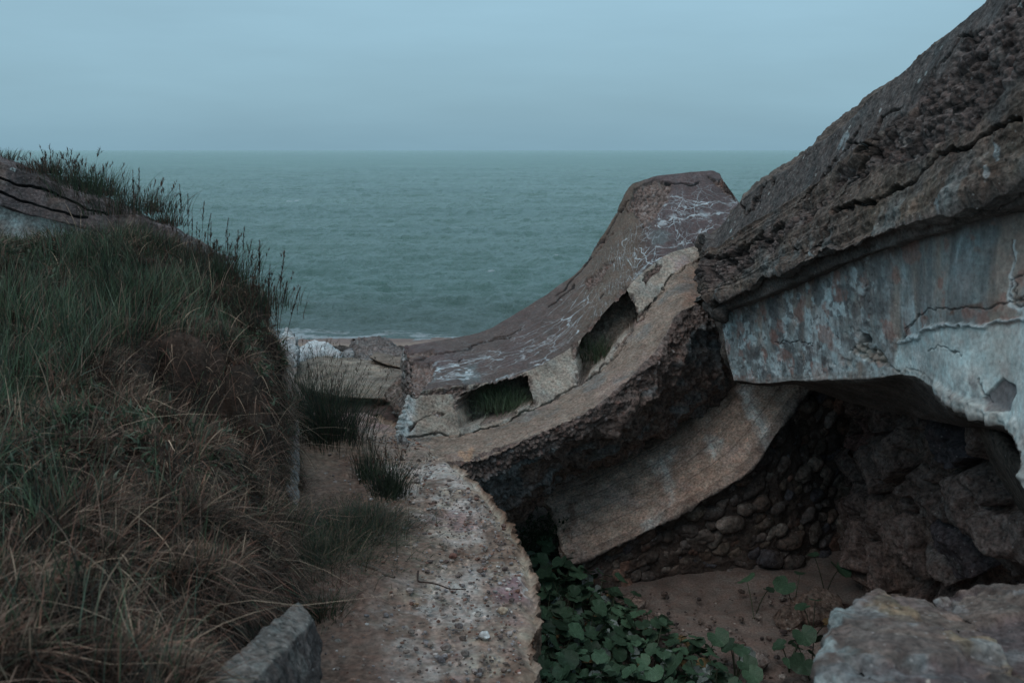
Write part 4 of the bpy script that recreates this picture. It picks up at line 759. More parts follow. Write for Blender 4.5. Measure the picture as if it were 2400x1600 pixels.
tuft('grass_clump', P(1110, 985, 10.9)+np.array((0, .1, 0)), 120, .12, .10, [GREEN, GREEN2*.8, DARK], [5, 3, 2], 'short weeds at the left corner of the lower niche', spread=.8, cat='weed')
tuft('grass_clump', P(1400, 838, 11.85), 700, .38, .17, [GREEN*1.8, GREEN, DRY], [4, 4, 1], 'dark grass growing inside the upper niche of the tilted parapet wall', spread=.7)

# ------------------------------------------------------------------ roof slab at the top left
def make_left_slab():
    TS = [(-260, 270), (-120, 320), (0, 366), (51, 388), (119, 412), (187, 441), (252, 463), (315, 487), (357, 507), (401, 521), (421, 538)]
    TB = [(-260, 400), (-120, 440), (0, 478), (60, 500), (130, 517), (190, 530), (252, 545), (315, 560), (357, 570), (401, 580), (424, 590)]
    FB = [(-260, 560), (-120, 570), (0, 600), (60, 610), (130, 620), (190, 625), (250, 630), (315, 635), (357, 640), (400, 645), (420, 650)]
    Y = [9.6, 9.7, 9.8, 9.85, 9.85, 9.85, 9.8, 9.7, 9.6, 9.5, 9.4]
    r = [[P(*TS[k], Y[k]+.35) for k in range(11)], [P(*TS[k], Y[k]+.05)-np.array((0, 0, .06)) for k in range(11)], [P(*TB[k], Y[k]) for k in range(11)], [P(*TB[k], Y[k]+.2) for k in range(11)], [P(*FB[k], Y[k]+.2) for k in range(11)]]
    b1 = [q+np.array((0, 1.8, 0)) for q in r[4]]; b2 = [q+np.array((0, 1.6, -.5)) for q in r[0]]
    lf = Loft([*r, b1, b2], 420, [20, 80, 10, 50, 10, 10, 16], 14); p, px, N = lf.G, lf.px, lf.N; one = np.ones(p.shape[:2]); seg = lf.seg[:, None]*one
    w = px+np.stack((fbm(p, 3, 4, 3), fbm(p, 3, 4, 4)), -1)*10; rd = ridged(p, 2.2, 5, 5)
    ck = np.maximum(1-sstep(1.2, 3.5, pdist(w, [(0, 418), (40, 432), (100, 440), (150, 462), (204, 492), (260, 505)])), 1-sstep(1.5, 4, pdist(w, [(0, 450), (60, 470), (120, 492), (200, 515)])))*(seg <= 1)
    d = .03*fbm(p, 2, 5, 7)+lf.segw([0, .03, .03, .01, 0, 0, 0])*rd-ck*.07; D = p+N*d[..., None]
    col = one[..., None]*np.array((.112, .098, .10)); col = mixc(col, (.14, .115, .10), sstep(0, .6, fbm(p, 2, 5, 9))*.7)
    run = sstep(.0, .5, fbm(np.stack((p[..., 0]*9+p[..., 2]*3, p[..., 1], p[..., 2]*.6), -1), 1, 3, 10))*(px[..., 1] < np.interp(px[..., 0], [q[0] for q in TS], [q[1] for q in TS])+45); col = mixc(col, (.045, .043, .045), run*.7*(seg <= 1))
    l1 = worley(p, 5, 12)[0] < .17; col = mixc(col, (.42, .48, .48), (l1 & (px[..., 1] < np.interp(px[..., 0], [q[0] for q in TS], [q[1] for q in TS])+22))*.85*one)
    col = mixc(col, (.02, .018, .018), ck*.7); col = np.where((seg == 3)[..., None], mixc(one[..., None]*np.array((.66, .68, .66)), (.22, .17, .15), sstep(-.1, .5, fbm(p, 3, 5, 14))*.7), col)
    at = {'tint': np.clip(col, 0, 1)}
    e_ = tag(empty('bunker_roof', P(0, 600, 9.9)), 'weathered concrete roof slab with lichen spots, half buried in grass at the top left', 'ruin')
    lf.part(D, at, 'roof_slab', 0, 3, M_CONC, e_); lf.part(D, at, 'wall', 3, 4, M_CONC, e_)['label'] = 'flaking white wall under the roof slab'
    lf.part(D, at, 'rear_face', 4, 7, M_ROUGH, e_); lf.ends(D, at, 'end_face', M_CONC, e_)
make_left_slab()
tuft('grass_clump', P(205, 455, 10.15), 900, .36, .17, [GREEN, DARK, DRY*.6], [4, 4, 1], 'largest bushy grass clump on top of the half-buried roof slab', spread=.35, seeds=30)
tuft('grass_clump', P(140, 425, 10.2), 260, .34, .13, [DRY*.6, DARK, GREEN], [3, 3, 2], 'sparse grass with seed heads left of the largest clump on the roof slab', spread=.3, seeds=40)
tuft('grass_clump', P(92, 402, 10.2), 420, .20, .12, [RUST*.8, DARK, DRY*.7], [3, 3, 2], 'low reddish grass clump high on the half-buried roof slab', spread=.5, seeds=10)
tuft('grass_clump', P(5, 372, 10.2), 200, .16, .09, [DRY*.7, DARK, GREEN], [3, 3, 2], 'grass clump at the very left edge of the roof slab', spread=.5)
tuft('grass_clump', P(385, 525, 9.8), 300, .20, .10, [RUST*.7, DARK, GREEN*.7], [3, 4, 2], 'dark grass clump on the lower tip of the half-buried roof slab', spread=.4, seeds=10)
tuft('grass_clump', P(300, 495, 10.0), 800, .32, .22, [DARK, DRY*.6, GREEN], [4, 2, 2], 'dense grass clump between the largest clump and the lower tip of the roof slab', spread=.4, seeds=30)

# ------------------------------------------------------------------ tall flowering stalks on the mound edge
def make_stalk(seed):
    n = 5; e_ = empty('grass_stalk'); hgt = 1.0
    t = np.linspace(0, 1, 14); bend = random.uniform(.05, .22); cen = np.stack((bend*t**2.2, 0*t, hgt*t), -1)
    V = []; Q = []
    for k, c in enumerate(cen):
        r = .0042*(1-t[k]*.6)
        for a in range(4): V.append(c+np.array((math.cos(a*1.571), math.sin(a*1.571), 0))*r)
    Q = gridq(14, 4, True); obj('stem', mesh_np('stem', np.array(V), Q, attrs={'tint': np.ones((56, 3))*DRY*.45}), M_GRASS, e_, (0, 0, 0))
    m = 60; tt = RNG.uniform(.74, 1.0, m); pos = np.stack((bend*tt**2.2, 0*tt, hgt*tt), -1); w = (1-tt)*3.2+.25
    sh = blades(pos, RNG.uniform(.03, .075, m)*w, np.stack((RNG.normal(.15, .45, m), RNG.normal(0, .45, m), RNG.normal(0, .1, m)), -1), RNG.uniform(.006, .011, m), pick(m, [DRY*.55, RUST*.6, DARK], [3, 1, 1]), 3)
    blade_obj('seed_head', [sh], e_, (0, 0, 0))
    m = 4; b = np.stack((0*np.ones(m), 0*np.ones(m), RNG.uniform(0, .35, m)), -1)
    blade_obj('leaves', [blades(b, RNG.uniform(.25, .45, m), np.stack((RNG.normal(.2, .5, m), RNG.normal(0, .4, m), -.1*np.ones(m)), -1), np.full(m, .007), pick(m, [GREEN*.8, DARK], [1, 1]), 5)], e_, (0, 0, 0))
    return e_
protos = [make_stalk(k) for k in range(4)]; used = set()
# (photo u and v of the tip, u of the foot)
ST = [(425, 432, 450, 9.0), (436, 455, 455, 8.9), (470, 472, 480, 8.9), (478, 500, 490, 8.8), (300, 400, 330, 9.3), (318, 395, 345, 9.2), (372, 455, 400, 9.1), (398, 470, 415, 9.1), (446, 500, 462, 8.8), (492, 520, 500, 8.7), (455, 520, 470, 8.9), (518, 510, 535, 8.7), (532, 545, 540, 8.6), (555, 540, 560, 8.6), (568, 530, 575, 8.6), (575, 560, 580, 8.5), (612, 565, 610, 8.5), (505, 560, 515, 8.6), (545, 580, 550, 8.6), (590, 620, 590, 8.4), (640, 620, 622, 8.3), (668, 590, 640, 8.4), (672, 655, 640, 8.4), (683, 668, 648, 8.3), (630, 650, 625, 8.4), (410, 500, 425, 9.0), (585, 585, 588, 8.5), (540, 600, 545, 8.6), (650, 700, 640, 8.2), (485, 545, 497, 8.8), (562, 610, 565, 8.5), (270, 460, 290, 9.2), (350, 470, 370, 9.1), (255, 440, 265, 9.3), (335, 440, 350, 9.2)]
for k, (ut, vt, ub, Y_) in enumerate(ST):
    xb = P(ub, 700, Y_)[0]; zb = float(mound_z(np.array([xb]), np.array([Y_]))[0]); top = P(ut, vt, Y_); hh = top[2]-zb+.05; pr = protos[k % 4]
    if k < 4: o = pr
    else:
        o = pr.copy(); C.objects.link(o)
        for ch in pr.children:
            c = ch.copy(); C.objects.link(c); c.parent = o
    o.location = (xb, Y_, zb-.05); lx = top[0]-xb; o.scale = (hh, hh, hh); o.rotation_euler = (RNG.normal(0, .05), math.atan2(lx, hh)*.8-.05, 0 if lx > -.05 else 3.14-.0)
    if not lx > -.05: o.rotation_euler = (RNG.normal(0, .05), -math.atan2(lx, hh)*.8*-1, 0)
    tag(o, 'tall thin grass stalk with feathery brown seed head on the mound crest', 'grass stalk', 'tall grass stalks along the crest of the mound')
# undergrowth on the crest
for i_, (u, v, Y_, n, h, lab) in enumerate(((500, 690, 8.7, 500, .34, 'dense tall grass at the crest below the two highest stalks'), (400, 650, 8.6, 300, .14, 'grass clump at the crest in front of the lower tip of the roof slab'), (580, 735, 8.5, 500, .30, 'grass clump at the crest where the mound starts to fall away'), (300, 570, 9.1, 600, .24, 'grass clump hiding the middle of the half-buried roof slab'), (450, 640, 8.8, 600, .34, 'grass clump at the crest right beside the roof slab tip'))):
    x = P(u, v, Y_)[0]; tuft('grass_clump', (x, Y_, float(mound_z(np.array([x]), np.array([Y_]))[0])), n, h, .2, [GREEN*.8, DARK, DRY*.55], [4, 3, 2], lab, spread=.3, seeds=50)

# ------------------------------------------------------------------ broken kerb slabs in the foot of the mound
def chunk(name, pts, label, cat, col, mat=M_ROUGH, me_=.035, amp=.03, sc=4., light=None, seed=1, toplight=None, peb=0.):
    V, N, T = hull(pts, me_); c0 = V.mean(0); base = np.array((c0[0], c0[1], V[:, 2].min()))
    n0 = amp*ridged(V, sc, 5, seed)+amp*.5*fbm(V, sc*3, 4, seed+1)
    if peb: w1, _, wi = worley(V, 16, 3); n0 = n0+peb*np.sqrt(np.clip(1-(w1/.6)**2, 0, 1))
    D = V+N*n0[:, None]; cc = np.ones(V.shape)*np.array(col)*(1+.3*fbm(V, 2.5, 5, seed+2))[:, None]
    if light is not None: cc = mixc(cc, light, sstep(.0, .5, fbm(V, 1.7, 5, seed+3))*.8)
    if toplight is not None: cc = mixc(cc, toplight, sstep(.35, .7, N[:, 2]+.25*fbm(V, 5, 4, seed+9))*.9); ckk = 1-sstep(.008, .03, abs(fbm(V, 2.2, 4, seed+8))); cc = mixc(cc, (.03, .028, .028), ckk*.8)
    o = obj(name, mesh_np(name, D-base, None, T, {'tint': np.clip(cc, 0.004, 1)}, smooth=True), mat, None, base); tag(o, label, cat); return o
def box8(a, b, c, d, dz): a, b, c, d = map(np.array, (a, b, c, d)); return [a, b, c, d]+[q-np.array((0, 0, dz)) for q in (a, b, c, d)]
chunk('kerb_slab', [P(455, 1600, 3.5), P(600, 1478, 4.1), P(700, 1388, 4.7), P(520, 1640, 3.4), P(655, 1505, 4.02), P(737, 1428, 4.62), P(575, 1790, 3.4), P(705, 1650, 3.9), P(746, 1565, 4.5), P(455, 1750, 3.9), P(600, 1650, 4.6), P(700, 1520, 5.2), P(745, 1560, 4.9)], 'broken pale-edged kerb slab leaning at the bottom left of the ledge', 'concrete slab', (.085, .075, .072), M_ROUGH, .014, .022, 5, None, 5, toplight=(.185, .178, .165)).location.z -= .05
chunk('kerb_slab', [P(697, 985, 8.75), P(685, 1010, 8.6), P(640, 1120, 7.6), P(630, 1280, 7.3), P(690, 1300, 7.3), P(700, 1130, 8.1), P(690, 1000, 8.9), P(655, 1090, 8.0), P(640, 1400, 7.0), P(676, 1400, 7.0)], 'upright pinkish concrete slab edge standing out of the mound beside the sand', 'concrete slab', (.17, .135, .135), M_CONC, .02, .02, 6, (.27, .27, .265), 15)

# ------------------------------------------------------------------ fallen blocks beyond the ledge
chunk('cracked_slab', [P(705, 850, 14.6), P(760, 835, 15.5), P(930, 848, 14.6), P(962, 870, 13.6), P(950, 905, 12.8), P(915, 935, 12.3), P(800, 930, 12.2), P(730, 915, 12.4), P(690, 890, 13.5)]+[P(720, 930, 12.8), P(940, 960, 12.9), P(720, 900, 16), P(950, 890, 16)], 'flat brownish slab lying between the grass clumps and the tilted parapet wall', 'concrete slab', (.175, .150, .125), M_CONC, .05, .03, 2.5, (.25, .22, .18), 8)
chunk('cracked_slab', [P(880, 826, 15.2), P(960, 842, 14.2), P(958, 866, 13.6), P(900, 852, 13.9), P(868, 838, 14.6), P(890, 848, 15.8), P(960, 860, 15.8)], 'thin loose plate lying on the flat brownish slab', 'concrete slab', (.16, .13, .105), M_CONC, .05, .02, 3, None, 9)
chunk('rubble_block', [P(815, 850, 16.2), P(832, 800, 17.2), P(880, 796, 17.6), P(905, 800, 17.2), P(950, 838, 16.0), P(940, 860, 15.6), P(820, 862, 15.6), P(880, 810, 19), P(830, 840, 19), P(950, 850, 18.6)], 'pebbly grey block with a domed top standing in front of the beach', 'concrete block', (.16, .145, .14), M_ROUGH, .05, .04, 3, (.22, .22, .22), 10, peb=.06)
chunk('white_block', [P(700, 845, 15.6), P(705, 815, 16.2), P(738, 798, 16.8), P(760, 802, 16.6), P(800, 830, 15.8), P(795, 852, 15.4), P(720, 860, 15.2), P(740, 820, 18.4), P(800, 840, 18)], 'whitewashed angular block behind the grass, left of the pebbly block', 'concrete block', (.50, .55, .57), M_CONC, .05, .035, 2.2, (.32, .34, .35), 11)
chunk('white_block', [P(655, 850, 13.6), P(660, 790, 14), P(672, 770, 14.4), P(690, 785, 14.2), P(700, 820, 13.8), P(690, 860, 13.4), P(680, 800, 15.8), P(700, 850, 15.4)], 'greyish white block half hidden behind the edge of the mound', 'concrete block', (.33, .36, .37), M_ROUGH, .05, .04, 3, (.42, .46, .47), 12)
chunk('white_block', [P(780, 852, 15.6), P(790, 832, 16), P(825, 815, 16.6), P(830, 850, 15.6), P(800, 860, 15.2), P(820, 840, 17.8)], 'small grey block wedged between the white and the pebbly block', 'concrete block', (.20, .20, .20), M_ROUGH, .05, .03, 3, None, 13)
chunk('earth_bank', [P(740, 920, 12.9), P(930, 950, 12.4), P(945, 1000, 11.6), P(900, 1032, 11.0), P(800, 1040, 10.9), P(730, 1030, 11.2), P(700, 960, 12.5)]+[P(720, 960, 15), P(950, 960, 15), P(700, 1100, 12), P(950, 1100, 12)], 'dark earth bank hollowed out under the flat brownish slab', 'earth bank', (.075, .055, .05), M_SOIL, .05, .06, 2.2, None, 14)
chunk('broken_lump', [P(908, 925, 12.2), P(940, 888, 12.4), P(975, 905, 11.8), P(982, 950, 11.3), P(950, 975, 11.2), P(925, 955, 11.5), P(950, 930, 13.2), P(975, 960, 12.9)], 'crumbling lump wedged between the flat slab and the end of the parapet wall', 'rubble', (.16, .135, .12), M_ROUGH, .035, .05, 4, (.22, .2, .19), 16, peb=.03)
tuft('grass_clump', P(745, 842, 15.2)-np.array((0, 0, .15)), 260, .45, .18, [DARK*.8, GREEN*.6], [3, 2], 'thin grass in front of the whitewashed block', spread=.3, seeds=20)
tuft('grass_clump', P(818, 862, 15.0)-np.array((0, 0, .1)), 320, .42, .12, [DARK, GREEN*.6], [3, 2], 'dark grass tuft at the left foot of the pebbly block', spread=.5)
tuft('grass_clump', P(945, 862, 14.4)-np.array((0, 0, .08)), 300, .22, .14, [DARK, DRY*.5], [3, 2], 'dark grass tuft by the top left corner of the parapet wall', spread=.6)

# ------------------------------------------------------------------ near block at the bottom right
def near_block(pts, label, seed, tan, layers):
    V, N, T = hull(pts, .013); c0 = V.mean(0); base = np.array((c0[0], c0[1], V[:, 2].min())); px = proj(V)
    q = np.stack((V[:, 0]*layers[0]+V[:, 1]*layers[1]+V[:, 2]*layers[2], V[:, 0]*1.5, V[:, 1]*1.5), -1); lay = ridged(q+.12*fbm(V, 2.5, 4, seed)[:, None], 1, 3, seed)
    big = fbm(V, 2.2, 4, seed+5); chip = sstep(.05, .25, fbm(V, 3.5, 5, seed+7)); edge = (1-sstep(1955, 2030, px[:, 0]+18*fbm(V, 6, 4, 3)))
    d = .022*lay+.02*big-.035*chip+.010*ridged(V, 9, 5, seed+1)+.006*ridged(V, 26, 3, seed+2)+edge*.03*ridged(V, 8, 4, seed+3); D = V+N*d[:, None]
    col = np.ones(V.shape)*np.array((.105, .085, .074)); col = mixc(col, (.175, .138, .092), tan(px, V)*.9); col = mixc(col, (.075, .066, .064), sstep(.1, .6, lay)*.5)
    col = mixc(col, (.082, .068, .074), chip*.6); col = mixc(col, (.17, .185, .19), sstep(.25, .6, fbm(V, 6, 5, seed+8))*.55); col = mixc(col, (.27, .32, .32), edge*sstep(-.1, .4, fbm(V, 7, 5, seed+9))*.85)
    w1, _, wi = worley(V, 15, 4); col = mixc(col, (.30, .29, .26), ((w1 < .14) & (wi > .75))*.8)
    o = obj('concrete_block', mesh_np('concrete_block', D-base, None, T, {'tint': np.clip(col*(1+.3*fbm(V, 12, 4, 16))[:, None], .004, 1)}), M_NEAR, None, base); tag(o, label, 'concrete block')
_t = lambda px, V: sstep(-12, 12, pin(px+np.stack((fbm(V, 4, 4, 3), fbm(V, 4, 4, 4)), -1)*22, [(2035, 1430), (2068, 1385), (2110, 1374), (2190, 1402), (2290, 1440), (2385, 1600), (2300, 1560), (2180, 1490), (2100, 1460)]))
lowp = [P(1960, 1750, 3.0), P(2400, 1800, 2.75), P(2150, 1900, 2.7), P(2000, 1500, 4.5)-np.array((0, 0, .6)), P(2350, 1500, 4.4)-np.array((0, 0, .6))]
near_block([P(1932, 1520, 3.55), P(1942, 1456, 3.8), P(2008, 1444, 3.9), P(2066, 1384, 4.1), P(2108, 1378, 4.15), P(2190, 1404, 4.1), P(2280, 1440, 3.85), P(2385, 1600, 3.2), P(1925, 1600, 3.3), P(2100, 1640, 3.0)]+lowp, 'big flat-faced rough concrete block close to the camera, at the bottom right', 41, _t, (3, 9, 14))
near_block([P(2188, 1412, 4.35), P(2230, 1382, 4.45), P(2330, 1400, 4.35), P(2370, 1392, 4.3), P(2420, 1366, 4.3), P(2640, 1340, 4.2), P(2640, 1700, 3.2), P(2400, 1640, 3.25), P(2280, 1500, 3.85), P(2250, 1460, 4.2), P(2640, 1500, 4.9)-np.array((0, 0, .7)), P(2200, 1480, 4.9)-np.array((0, 0, .7)), P(2500, 1900, 2.9)], 'second rough concrete block wedged behind the flat-faced one, at the right edge of the photo', 47, lambda px, V: 0*V[:, 0], (6, 5, 12))

# ------------------------------------------------------------------ stones in the hollow
def onground(u, v):
    q = PZ(u, v, 5.0)
    for _ in range(4): q = PZ(u, v, float(gz(q[0], q[1])))
    return q
def rock(u, v, r, label, col=(.17, .135, .115), cat='rock', seed=1, flat=.8, name='rock'):
    q = onground(u, v)+np.array((0, 0, r*.25)); rs = np.random.default_rng(seed); pts = rs.normal(0, 1, (16, 3)); pts /= np.linalg.norm(pts, axis=1)[:, None]
    return chunk(name, q+pts*np.array((r, r*.9, r*flat)), label, cat, col, M_ROUGH, r*.14, r*.10, 1.1/r, None, seed)
rock(1918, 1445, .30, 'largest rough brown rock at the right of the sandy hollow', seed=3)
rock(1848, 1458, .17, 'small angular brown rock left of the largest rock in the hollow', seed=4)
rock(1985, 1450, .22, 'reddish brown rock between the largest rock and the rubble masonry', (.12, .085, .08), seed=5)
rock(1905, 1340+60, .10, 'small stone resting on top of the sand behind the largest rock', (.13, .11, .1), seed=6)
rock(1525, 1452, .22, 'low stone edge half buried between the sand and the broad leaves', (.20, .165, .145), seed=7, flat=.4)
rock(1480, 1425, .20, 'flat sandy stone lying just above the half-buried edge', (.20, .165, .145), seed=8, flat=.3)
rock(1950, 1500, .10, 'fist-sized stone in front of the largest rock', (.18, .17, .16), seed=9)
rock(1780, 1555, .12, 'pale stone among the leaves at the bottom of the hollow', (.2, .18, .17), seed=10)

pts = []; rad = []; cols = []
for k in range(420):
    u = random.uniform(1400, 1960); v = random.uniform(1380, 1600); q = onground(u, v); pts.append(q+np.array((0, 0, .01))); rad.append(random.uniform(.006, .02) if random.random() < .85 else random.uniform(.02, .05)); cols.append(np.array(random.choice([(.20, .17, .15), (.13, .10, .09), (.09, .08, .08), (.28, .26, .24)]))*random.uniform(.7, 1.2))
scraps('rubble_crumbs', pts, rad, cols, M_ROUGH, 'crumbs of rubble scattered over the sand of the hollow', 'rubble', 'stuff', .6, 1)
# ------------------------------------------------------------------ pebbles on the ledge
def ledge_z(x, y): return 7.02+.0*x
pts = []; rad = []; cols = []
for k in range(2400):
    y = random.uniform(4.8, 10.2); xr = float(np.interp(y, [a for a, _ in RE], [b for _, b in RE])); x = xr-.05-abs(random.gauss(0, .55))
    if x < xr-1.35: continue
    pts.append(np.array((x, y, 7.015+.05*float(sstep(.55, 1.05, np.array(xr-x)))))); rad.append(random.uniform(.004, .013) if random.random() < .85 else random.uniform(.012, .024)); cols.append(np.array(random.choice([(.30, .29, .28), (.12, .10, .095), (.2, .17, .15), (.16, .09, .07), (.22, .22, .23)]))*random.uniform(.6, 1.3))
scraps('gravel', pts, rad, cols, M_STONE, 'fine gravel strewn over the concrete ledge', 'gravel', 'stuff', .6, 1)
PB = [(1126, 1336, .024, (.12, .09, .075), 'brown'), (1160, 1354+0, .020, (.14, .11, .09), 'tan'), (1045, 1316, .022, (.12, .09, .08), 'brown'), (1002, 1338, .020, (.10, .085, .08), 'dark'), (940, 1320, .022, (.11, .085, .075), 'brown'), (970, 1285, .018, (.12, .11, .10), 'dark'), (1040, 1282, .026, (.15, .13, .11), 'grey brown'), (1035, 1272, .02, (.2, .18, .16), 'pale'), (1172, 1275, .018, (.12, .1, .09), 'brown'), (1135, 1230, .025, (.2, .17, .15), 'tan'), (1180, 1232, .022, (.13, .09, .08), 'reddish'), (1055, 1147, .022, (.20, .19, .18), 'grey'), (978, 1125, .03, (.24, .21, .2), 'pale'), (976, 1113, .02, (.1, .09, .09), 'dark'), (1062, 1302, .03, (.15, .08, .065), 'reddish'), (1136, 1488, .034, (.42, .46, .47), 'whitish blue'), (1034, 1545, .026, (.12, .12, .13), 'dark grey'), (965, 1478, .022, (.15, .14, .13), 'grey'), (975, 1417, .02, (.30, .22, .15), 'orange tan'), (905, 1440, .018, (.16, .16, .17), 'grey'), (960, 1385, .032, (.28, .26, .25), 'flat pale'), (1005, 1430, .024, (.34, .35, .34), 'whitish'), (860, 1463, .016, (.4, .42, .42), 'white'), (1200, 1405, .02, (.1, .085, .08), 'dark'), (1075, 1465, .024, (.13, .12, .12), 'dark grey'), (1085, 1495, .022, (.12, .1, .09), 'brown'), (1045, 1515, .03, (.18, .16, .15), 'grey'), (1090, 1530, .024, (.16, .15, .14), 'grey'), (1015, 1180, .02, (.13, .08, .07), 'red brown'), (1080, 1190, .018, (.1, .09, .085), 'dark'), (885, 1345, .022, (.18, .17, .16), 'grey'), (1120, 1440, .022, (.3, .29, .27), 'pale'), (1180, 1430, .034, (.36, .31, .24), 'cream')]
for k, (u, v, r, c, w_) in enumerate(PB):
    q = PZ(u, v, 7.03); rs = np.random.default_rng(k+50); n = 18; pt = rs.normal(0, 1, (n, 3)); pt /= np.linalg.norm(pt, axis=1)[:, None]
    where = ('near the bottom of the frame' if v > 1450 else 'in front of the twig' if v > 1385 else 'just behind the twig' if v > 1290 else 'on the middle of the ledge' if v > 1200 else 'near the far end of the ledge'); si = ('toward the broken right edge' if u > 1120 else 'toward the sandy left side' if u < 985 else 'midway across')
    chunk('pebble', q+pt*np.array((r*1.2, r, r*.75)), f'{w_} pebble {where}, {si}', 'pebble', c, M_STONE, r*.45, r*.06, 1/r, None, k)['group'] = 'loose stones on the concrete ledge'
# twig
def tube(name, pts, r, col, parent=None, mat=M_SOIL):
    pts = np.array(pts); t = np.gradient(pts, axis=0); V = []
    for k in range(len(pts)):
        d = t[k]/(np.linalg.norm(t[k])+1e-9); s = np.cross(d, (0.01, .02, 1)); s /= np.linalg.norm(s)+1e-9; u_ = np.cross(s, d)
        for a in range(6): V.append(pts[k]+(s*math.cos(a*1.047)+u_*math.sin(a*1.047))*r*(1-.5*k/len(pts)))
    V = np.array(V); return mesh_np(name, V, gridq(len(pts), 6, True), attrs={'tint': np.ones((len(V), 3))*np.array(col)})
tw = crom(np.array([PZ(u, v, 7.06)+np.array((0, 0, 0)) for u, v in ((980, 1338), (979, 1350), (982, 1362), (1010, 1365), (1035, 1372), (1055, 1379), (1092, 1380))]), 30)
tag(obj('twig', tube('twig', tw, .008, (.05, .035, .03)), M_SOIL), 'thin bent dark twig lying on the concrete ledge', 'twig')
tw = crom(np.array([PZ(u, v, 7.06) for u, v in ((828, 1392), (850, 1391), (862, 1388), (870, 1386))]), 12)
tag(obj('twig', tube('twig', tw, .006, (.06, .04, .035)), M_SOIL), 'short straight twig on the sand left of the bent one', 'twig')
tw = crom(np.array([PZ(u, v, 7.06) for u, v in ((850, 1322), (880, 1333), (900, 1345), (925, 1352))]), 12)
tag(obj('driftwood', tube('driftwood', tw, .018, (.12, .10, .085)), M_SOIL), 'grey splintered piece of driftwood on the sand beside the weeds', 'driftwood')

# ------------------------------------------------------------------ broad-leaved plants
def leaf_mesh(seed, pale=False):
    rs = np.random.default_rng(seed); nr, na = 9, 40; V = []; cc = []
    for i in range(nr):
        rr = i/(nr-1)
        for j in range(na):
            a = j/na*2*math.pi; R = 1.0*(1-.62*math.exp(-((a-math.pi)/.33)**2))*(1+.10*math.cos(a)+.06*abs(math.sin(a*1.5)))+.035*math.sin(9*a+seed)+.03*rs.normal()*(rr > .8)
            x = rr*R*math.cos(a); y = rr*R*math.sin(a)*1.02; vein = abs(math.sin(a*3.5))
            z = .30*(rr**2)*abs(math.sin(a))*(1 if seed % 3 else .6)-.20*rr*rr*max(0, math.cos(a))+.05*math.sin(5*a+seed*2)*rr*rr+.03*vein*rr
            V.append((x+.15*0, y, z)); vv = np.exp(-(min(vein, 1)/.10)**2)*rr*(1-rr*.6)
            c = np.array((.042, .082, .050))*(.75+.15*seed) if not pale else np.array((.23, .29, .28)); cc.append(c*(1+.5*vv)*(1+.08*rs.normal()))
    return mesh_np('leaf', np.array(V), gridq(nr, na, True), attrs={'tint': np.clip(np.array(cc), 0, 1)})
LEAVES = [leaf_mesh(k) for k in range(5)]+[leaf_mesh(8)]
for _a in [LEAVES[5].attributes['tint']]:
    _c = np.tile(np.array((.14, .10, .05, 1), np.float32), len(_a.data)); _a.data.foreach_set('color', _c)
LEAVES_ = LEAVES; PALE = leaf_mesh(7, True)
for m_ in LEAVES+[PALE]: m_.materials.append(M_LEAF)
def make_plant(k, n, pale=False):
    e_ = empty('broad_leaf_plant'); rs = random.Random(k)
    for i in range(n):
        a = i/n*6.283+rs.uniform(-.5, .5); out = rs.uniform(.05, .20); h = rs.uniform(.12, .34); tip = np.array((out*math.cos(a), out*math.sin(a), h)); s = rs.uniform(.05, .108)
        st = np.array([np.array((0, 0, -.05))+(tip-np.array((0, 0, -.05)))*t+np.array((0, 0, .04*math.sin(t*3.1))) for t in np.linspace(0, 1, 6)])
        obj('stalk', tube('stalk', st, .006, (.06, .075, .05)), M_LEAF, e_, (0, 0, 0))
        l = obj('leaf', PALE if (pale and i == 0) else LEAVES[5 if rs.random() < .06 else rs.randrange(5)], None, e_, tip); l.scale = (s, s, s); l.rotation_euler = (rs.uniform(-.35, .35), rs.uniform(-.1, .75), a)
        if pale and i == 0: l.rotation_euler = (rs.uniform(.8, 1.2), .3, a); l['label'] = 'leaf turned up to show its pale underside'
    return e_
pp = [make_plant(1, 3), make_plant(2, 4), make_plant(3, 5, True), make_plant(4, 4, True), make_plant(5, 2)]; first = set()
def put_plant(k, u, v, s, label, group=None, dz=0):
    pr = pp[k]
    if k in first:
        o = pr.copy(); C.objects.link(o)
        for ch in pr.children:
            c = ch.copy(); C.objects.link(c); c.parent = o
    else: o = pr; first.add(k)
    q = onground(u, v); o.location = (q[0], q[1], q[2]+dz); o.scale = (s, s, s); o.rotation_euler = (0, 0, random.uniform(0, 6.28)); tag(o, label, 'plant', group); return o
poly = np.array([(1235, 1290), (1300, 1320), (1370, 1385), (1430, 1430), (1470, 1480), (1540, 1510), (1600, 1540), (1680, 1590), (1760, 1680), (1235, 1680)], float)
got = []; tr = 0
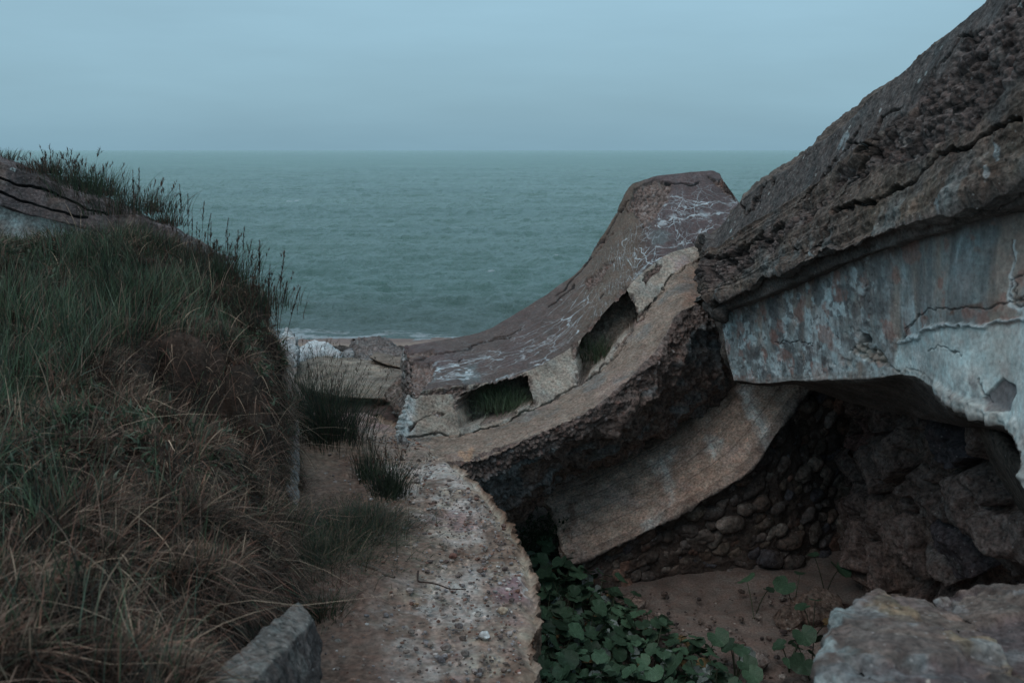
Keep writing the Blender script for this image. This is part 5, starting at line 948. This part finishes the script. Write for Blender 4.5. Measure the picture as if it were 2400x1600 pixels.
while len(got) < 235 and tr < 9000:
    tr += 1; u = random.uniform(1225, 1760); v = random.uniform(1290, 1680)
    if pin(np.array([[u, v]]), [tuple(q) for q in poly])[0] < 0: continue
    q = onground(u, v)
    if any(np.hypot(q[0]-g[0], q[1]-g[1]) < .115 for g in got): continue
    got.append(q); put_plant(random.choice((0, 0, 1, 1, 1, 2, 3)), u, v, random.uniform(.7, 1.15), 'dark green broad-leaved plant in the dense patch between the ledge and the sand', 'broad-leaved plants carpeting the hollow')
for k, u, v, s, lab in ((4, 1768, 1440, 1.1, 'pair of broad leaves standing alone in the middle of the sandy hollow'), (4, 1860, 1425, 1.1, 'broad leaves just left of the largest rock'), (0, 1905, 1490, 1.1, 'broad leaves growing in front of the largest rock'), (4, 1935, 1385, 1.2, 'dim broad leaves in the shade behind the largest rock'), (1, 1850, 1560, 1.25, 'large broad-leaved plant at the lower right of the sand'), (3, 1725, 1590, 1.35, 'broad-leaved plant with a big pale upturned leaf at the bottom of the sand'), (1, 1650, 1560, 1.15, 'broad-leaved plant at the lower left of the sand'), (2, 1900, 1590, 1.1, 'bushy broad-leaved plant beside the near concrete block'), (3, 1545, 1590, 1.2, 'broad-leaved plant with a pale folded leaf at the bottom of the dense patch')):
    put_plant(k, u, v, s, lab)
# small-leaved bush at the foot of the parapet
def bush(loc, n, rad, h, label, col):
    e_ = empty('small_leaf_bush', loc); b = np.stack((RNG.normal(0, rad, n), RNG.normal(0, rad*.7, n), RNG.uniform(0, h, n)), -1)
    blade_obj('leaves', [blades(b, RNG.uniform(.03, .06, n), RNG.normal(0, .9, (n, 3)), RNG.uniform(.015, .03, n), pick(n, [col, col*.6], [1, 1]), 3)], e_, (0, 0, 0))
    m = 24; s = np.stack((RNG.normal(0, rad*.6, m), RNG.normal(0, rad*.4, m), np.full(m, -.05)), -1)
    blade_obj('stems', [blades(s, RNG.uniform(.6, 1.1, m)*h, RNG.normal(0, .25, (m, 3))*np.array((1, 1, .1)), np.full(m, .008), np.ones((m, 3))*DARK, 4)], e_, (0, 0, 0))
    return tag(e_, label, 'bush')
bush(onground(1262, 1330), 1100, .20, .62, 'small-leaved green bush in the gap under the broken core', np.array((.04, .075, .038)))
bush(onground(1215, 1290)+np.array((0.05, .3, 0)), 500, .12, .75, 'thin green sprigs climbing right behind the ledge edge', np.array((.04, .075, .038)))
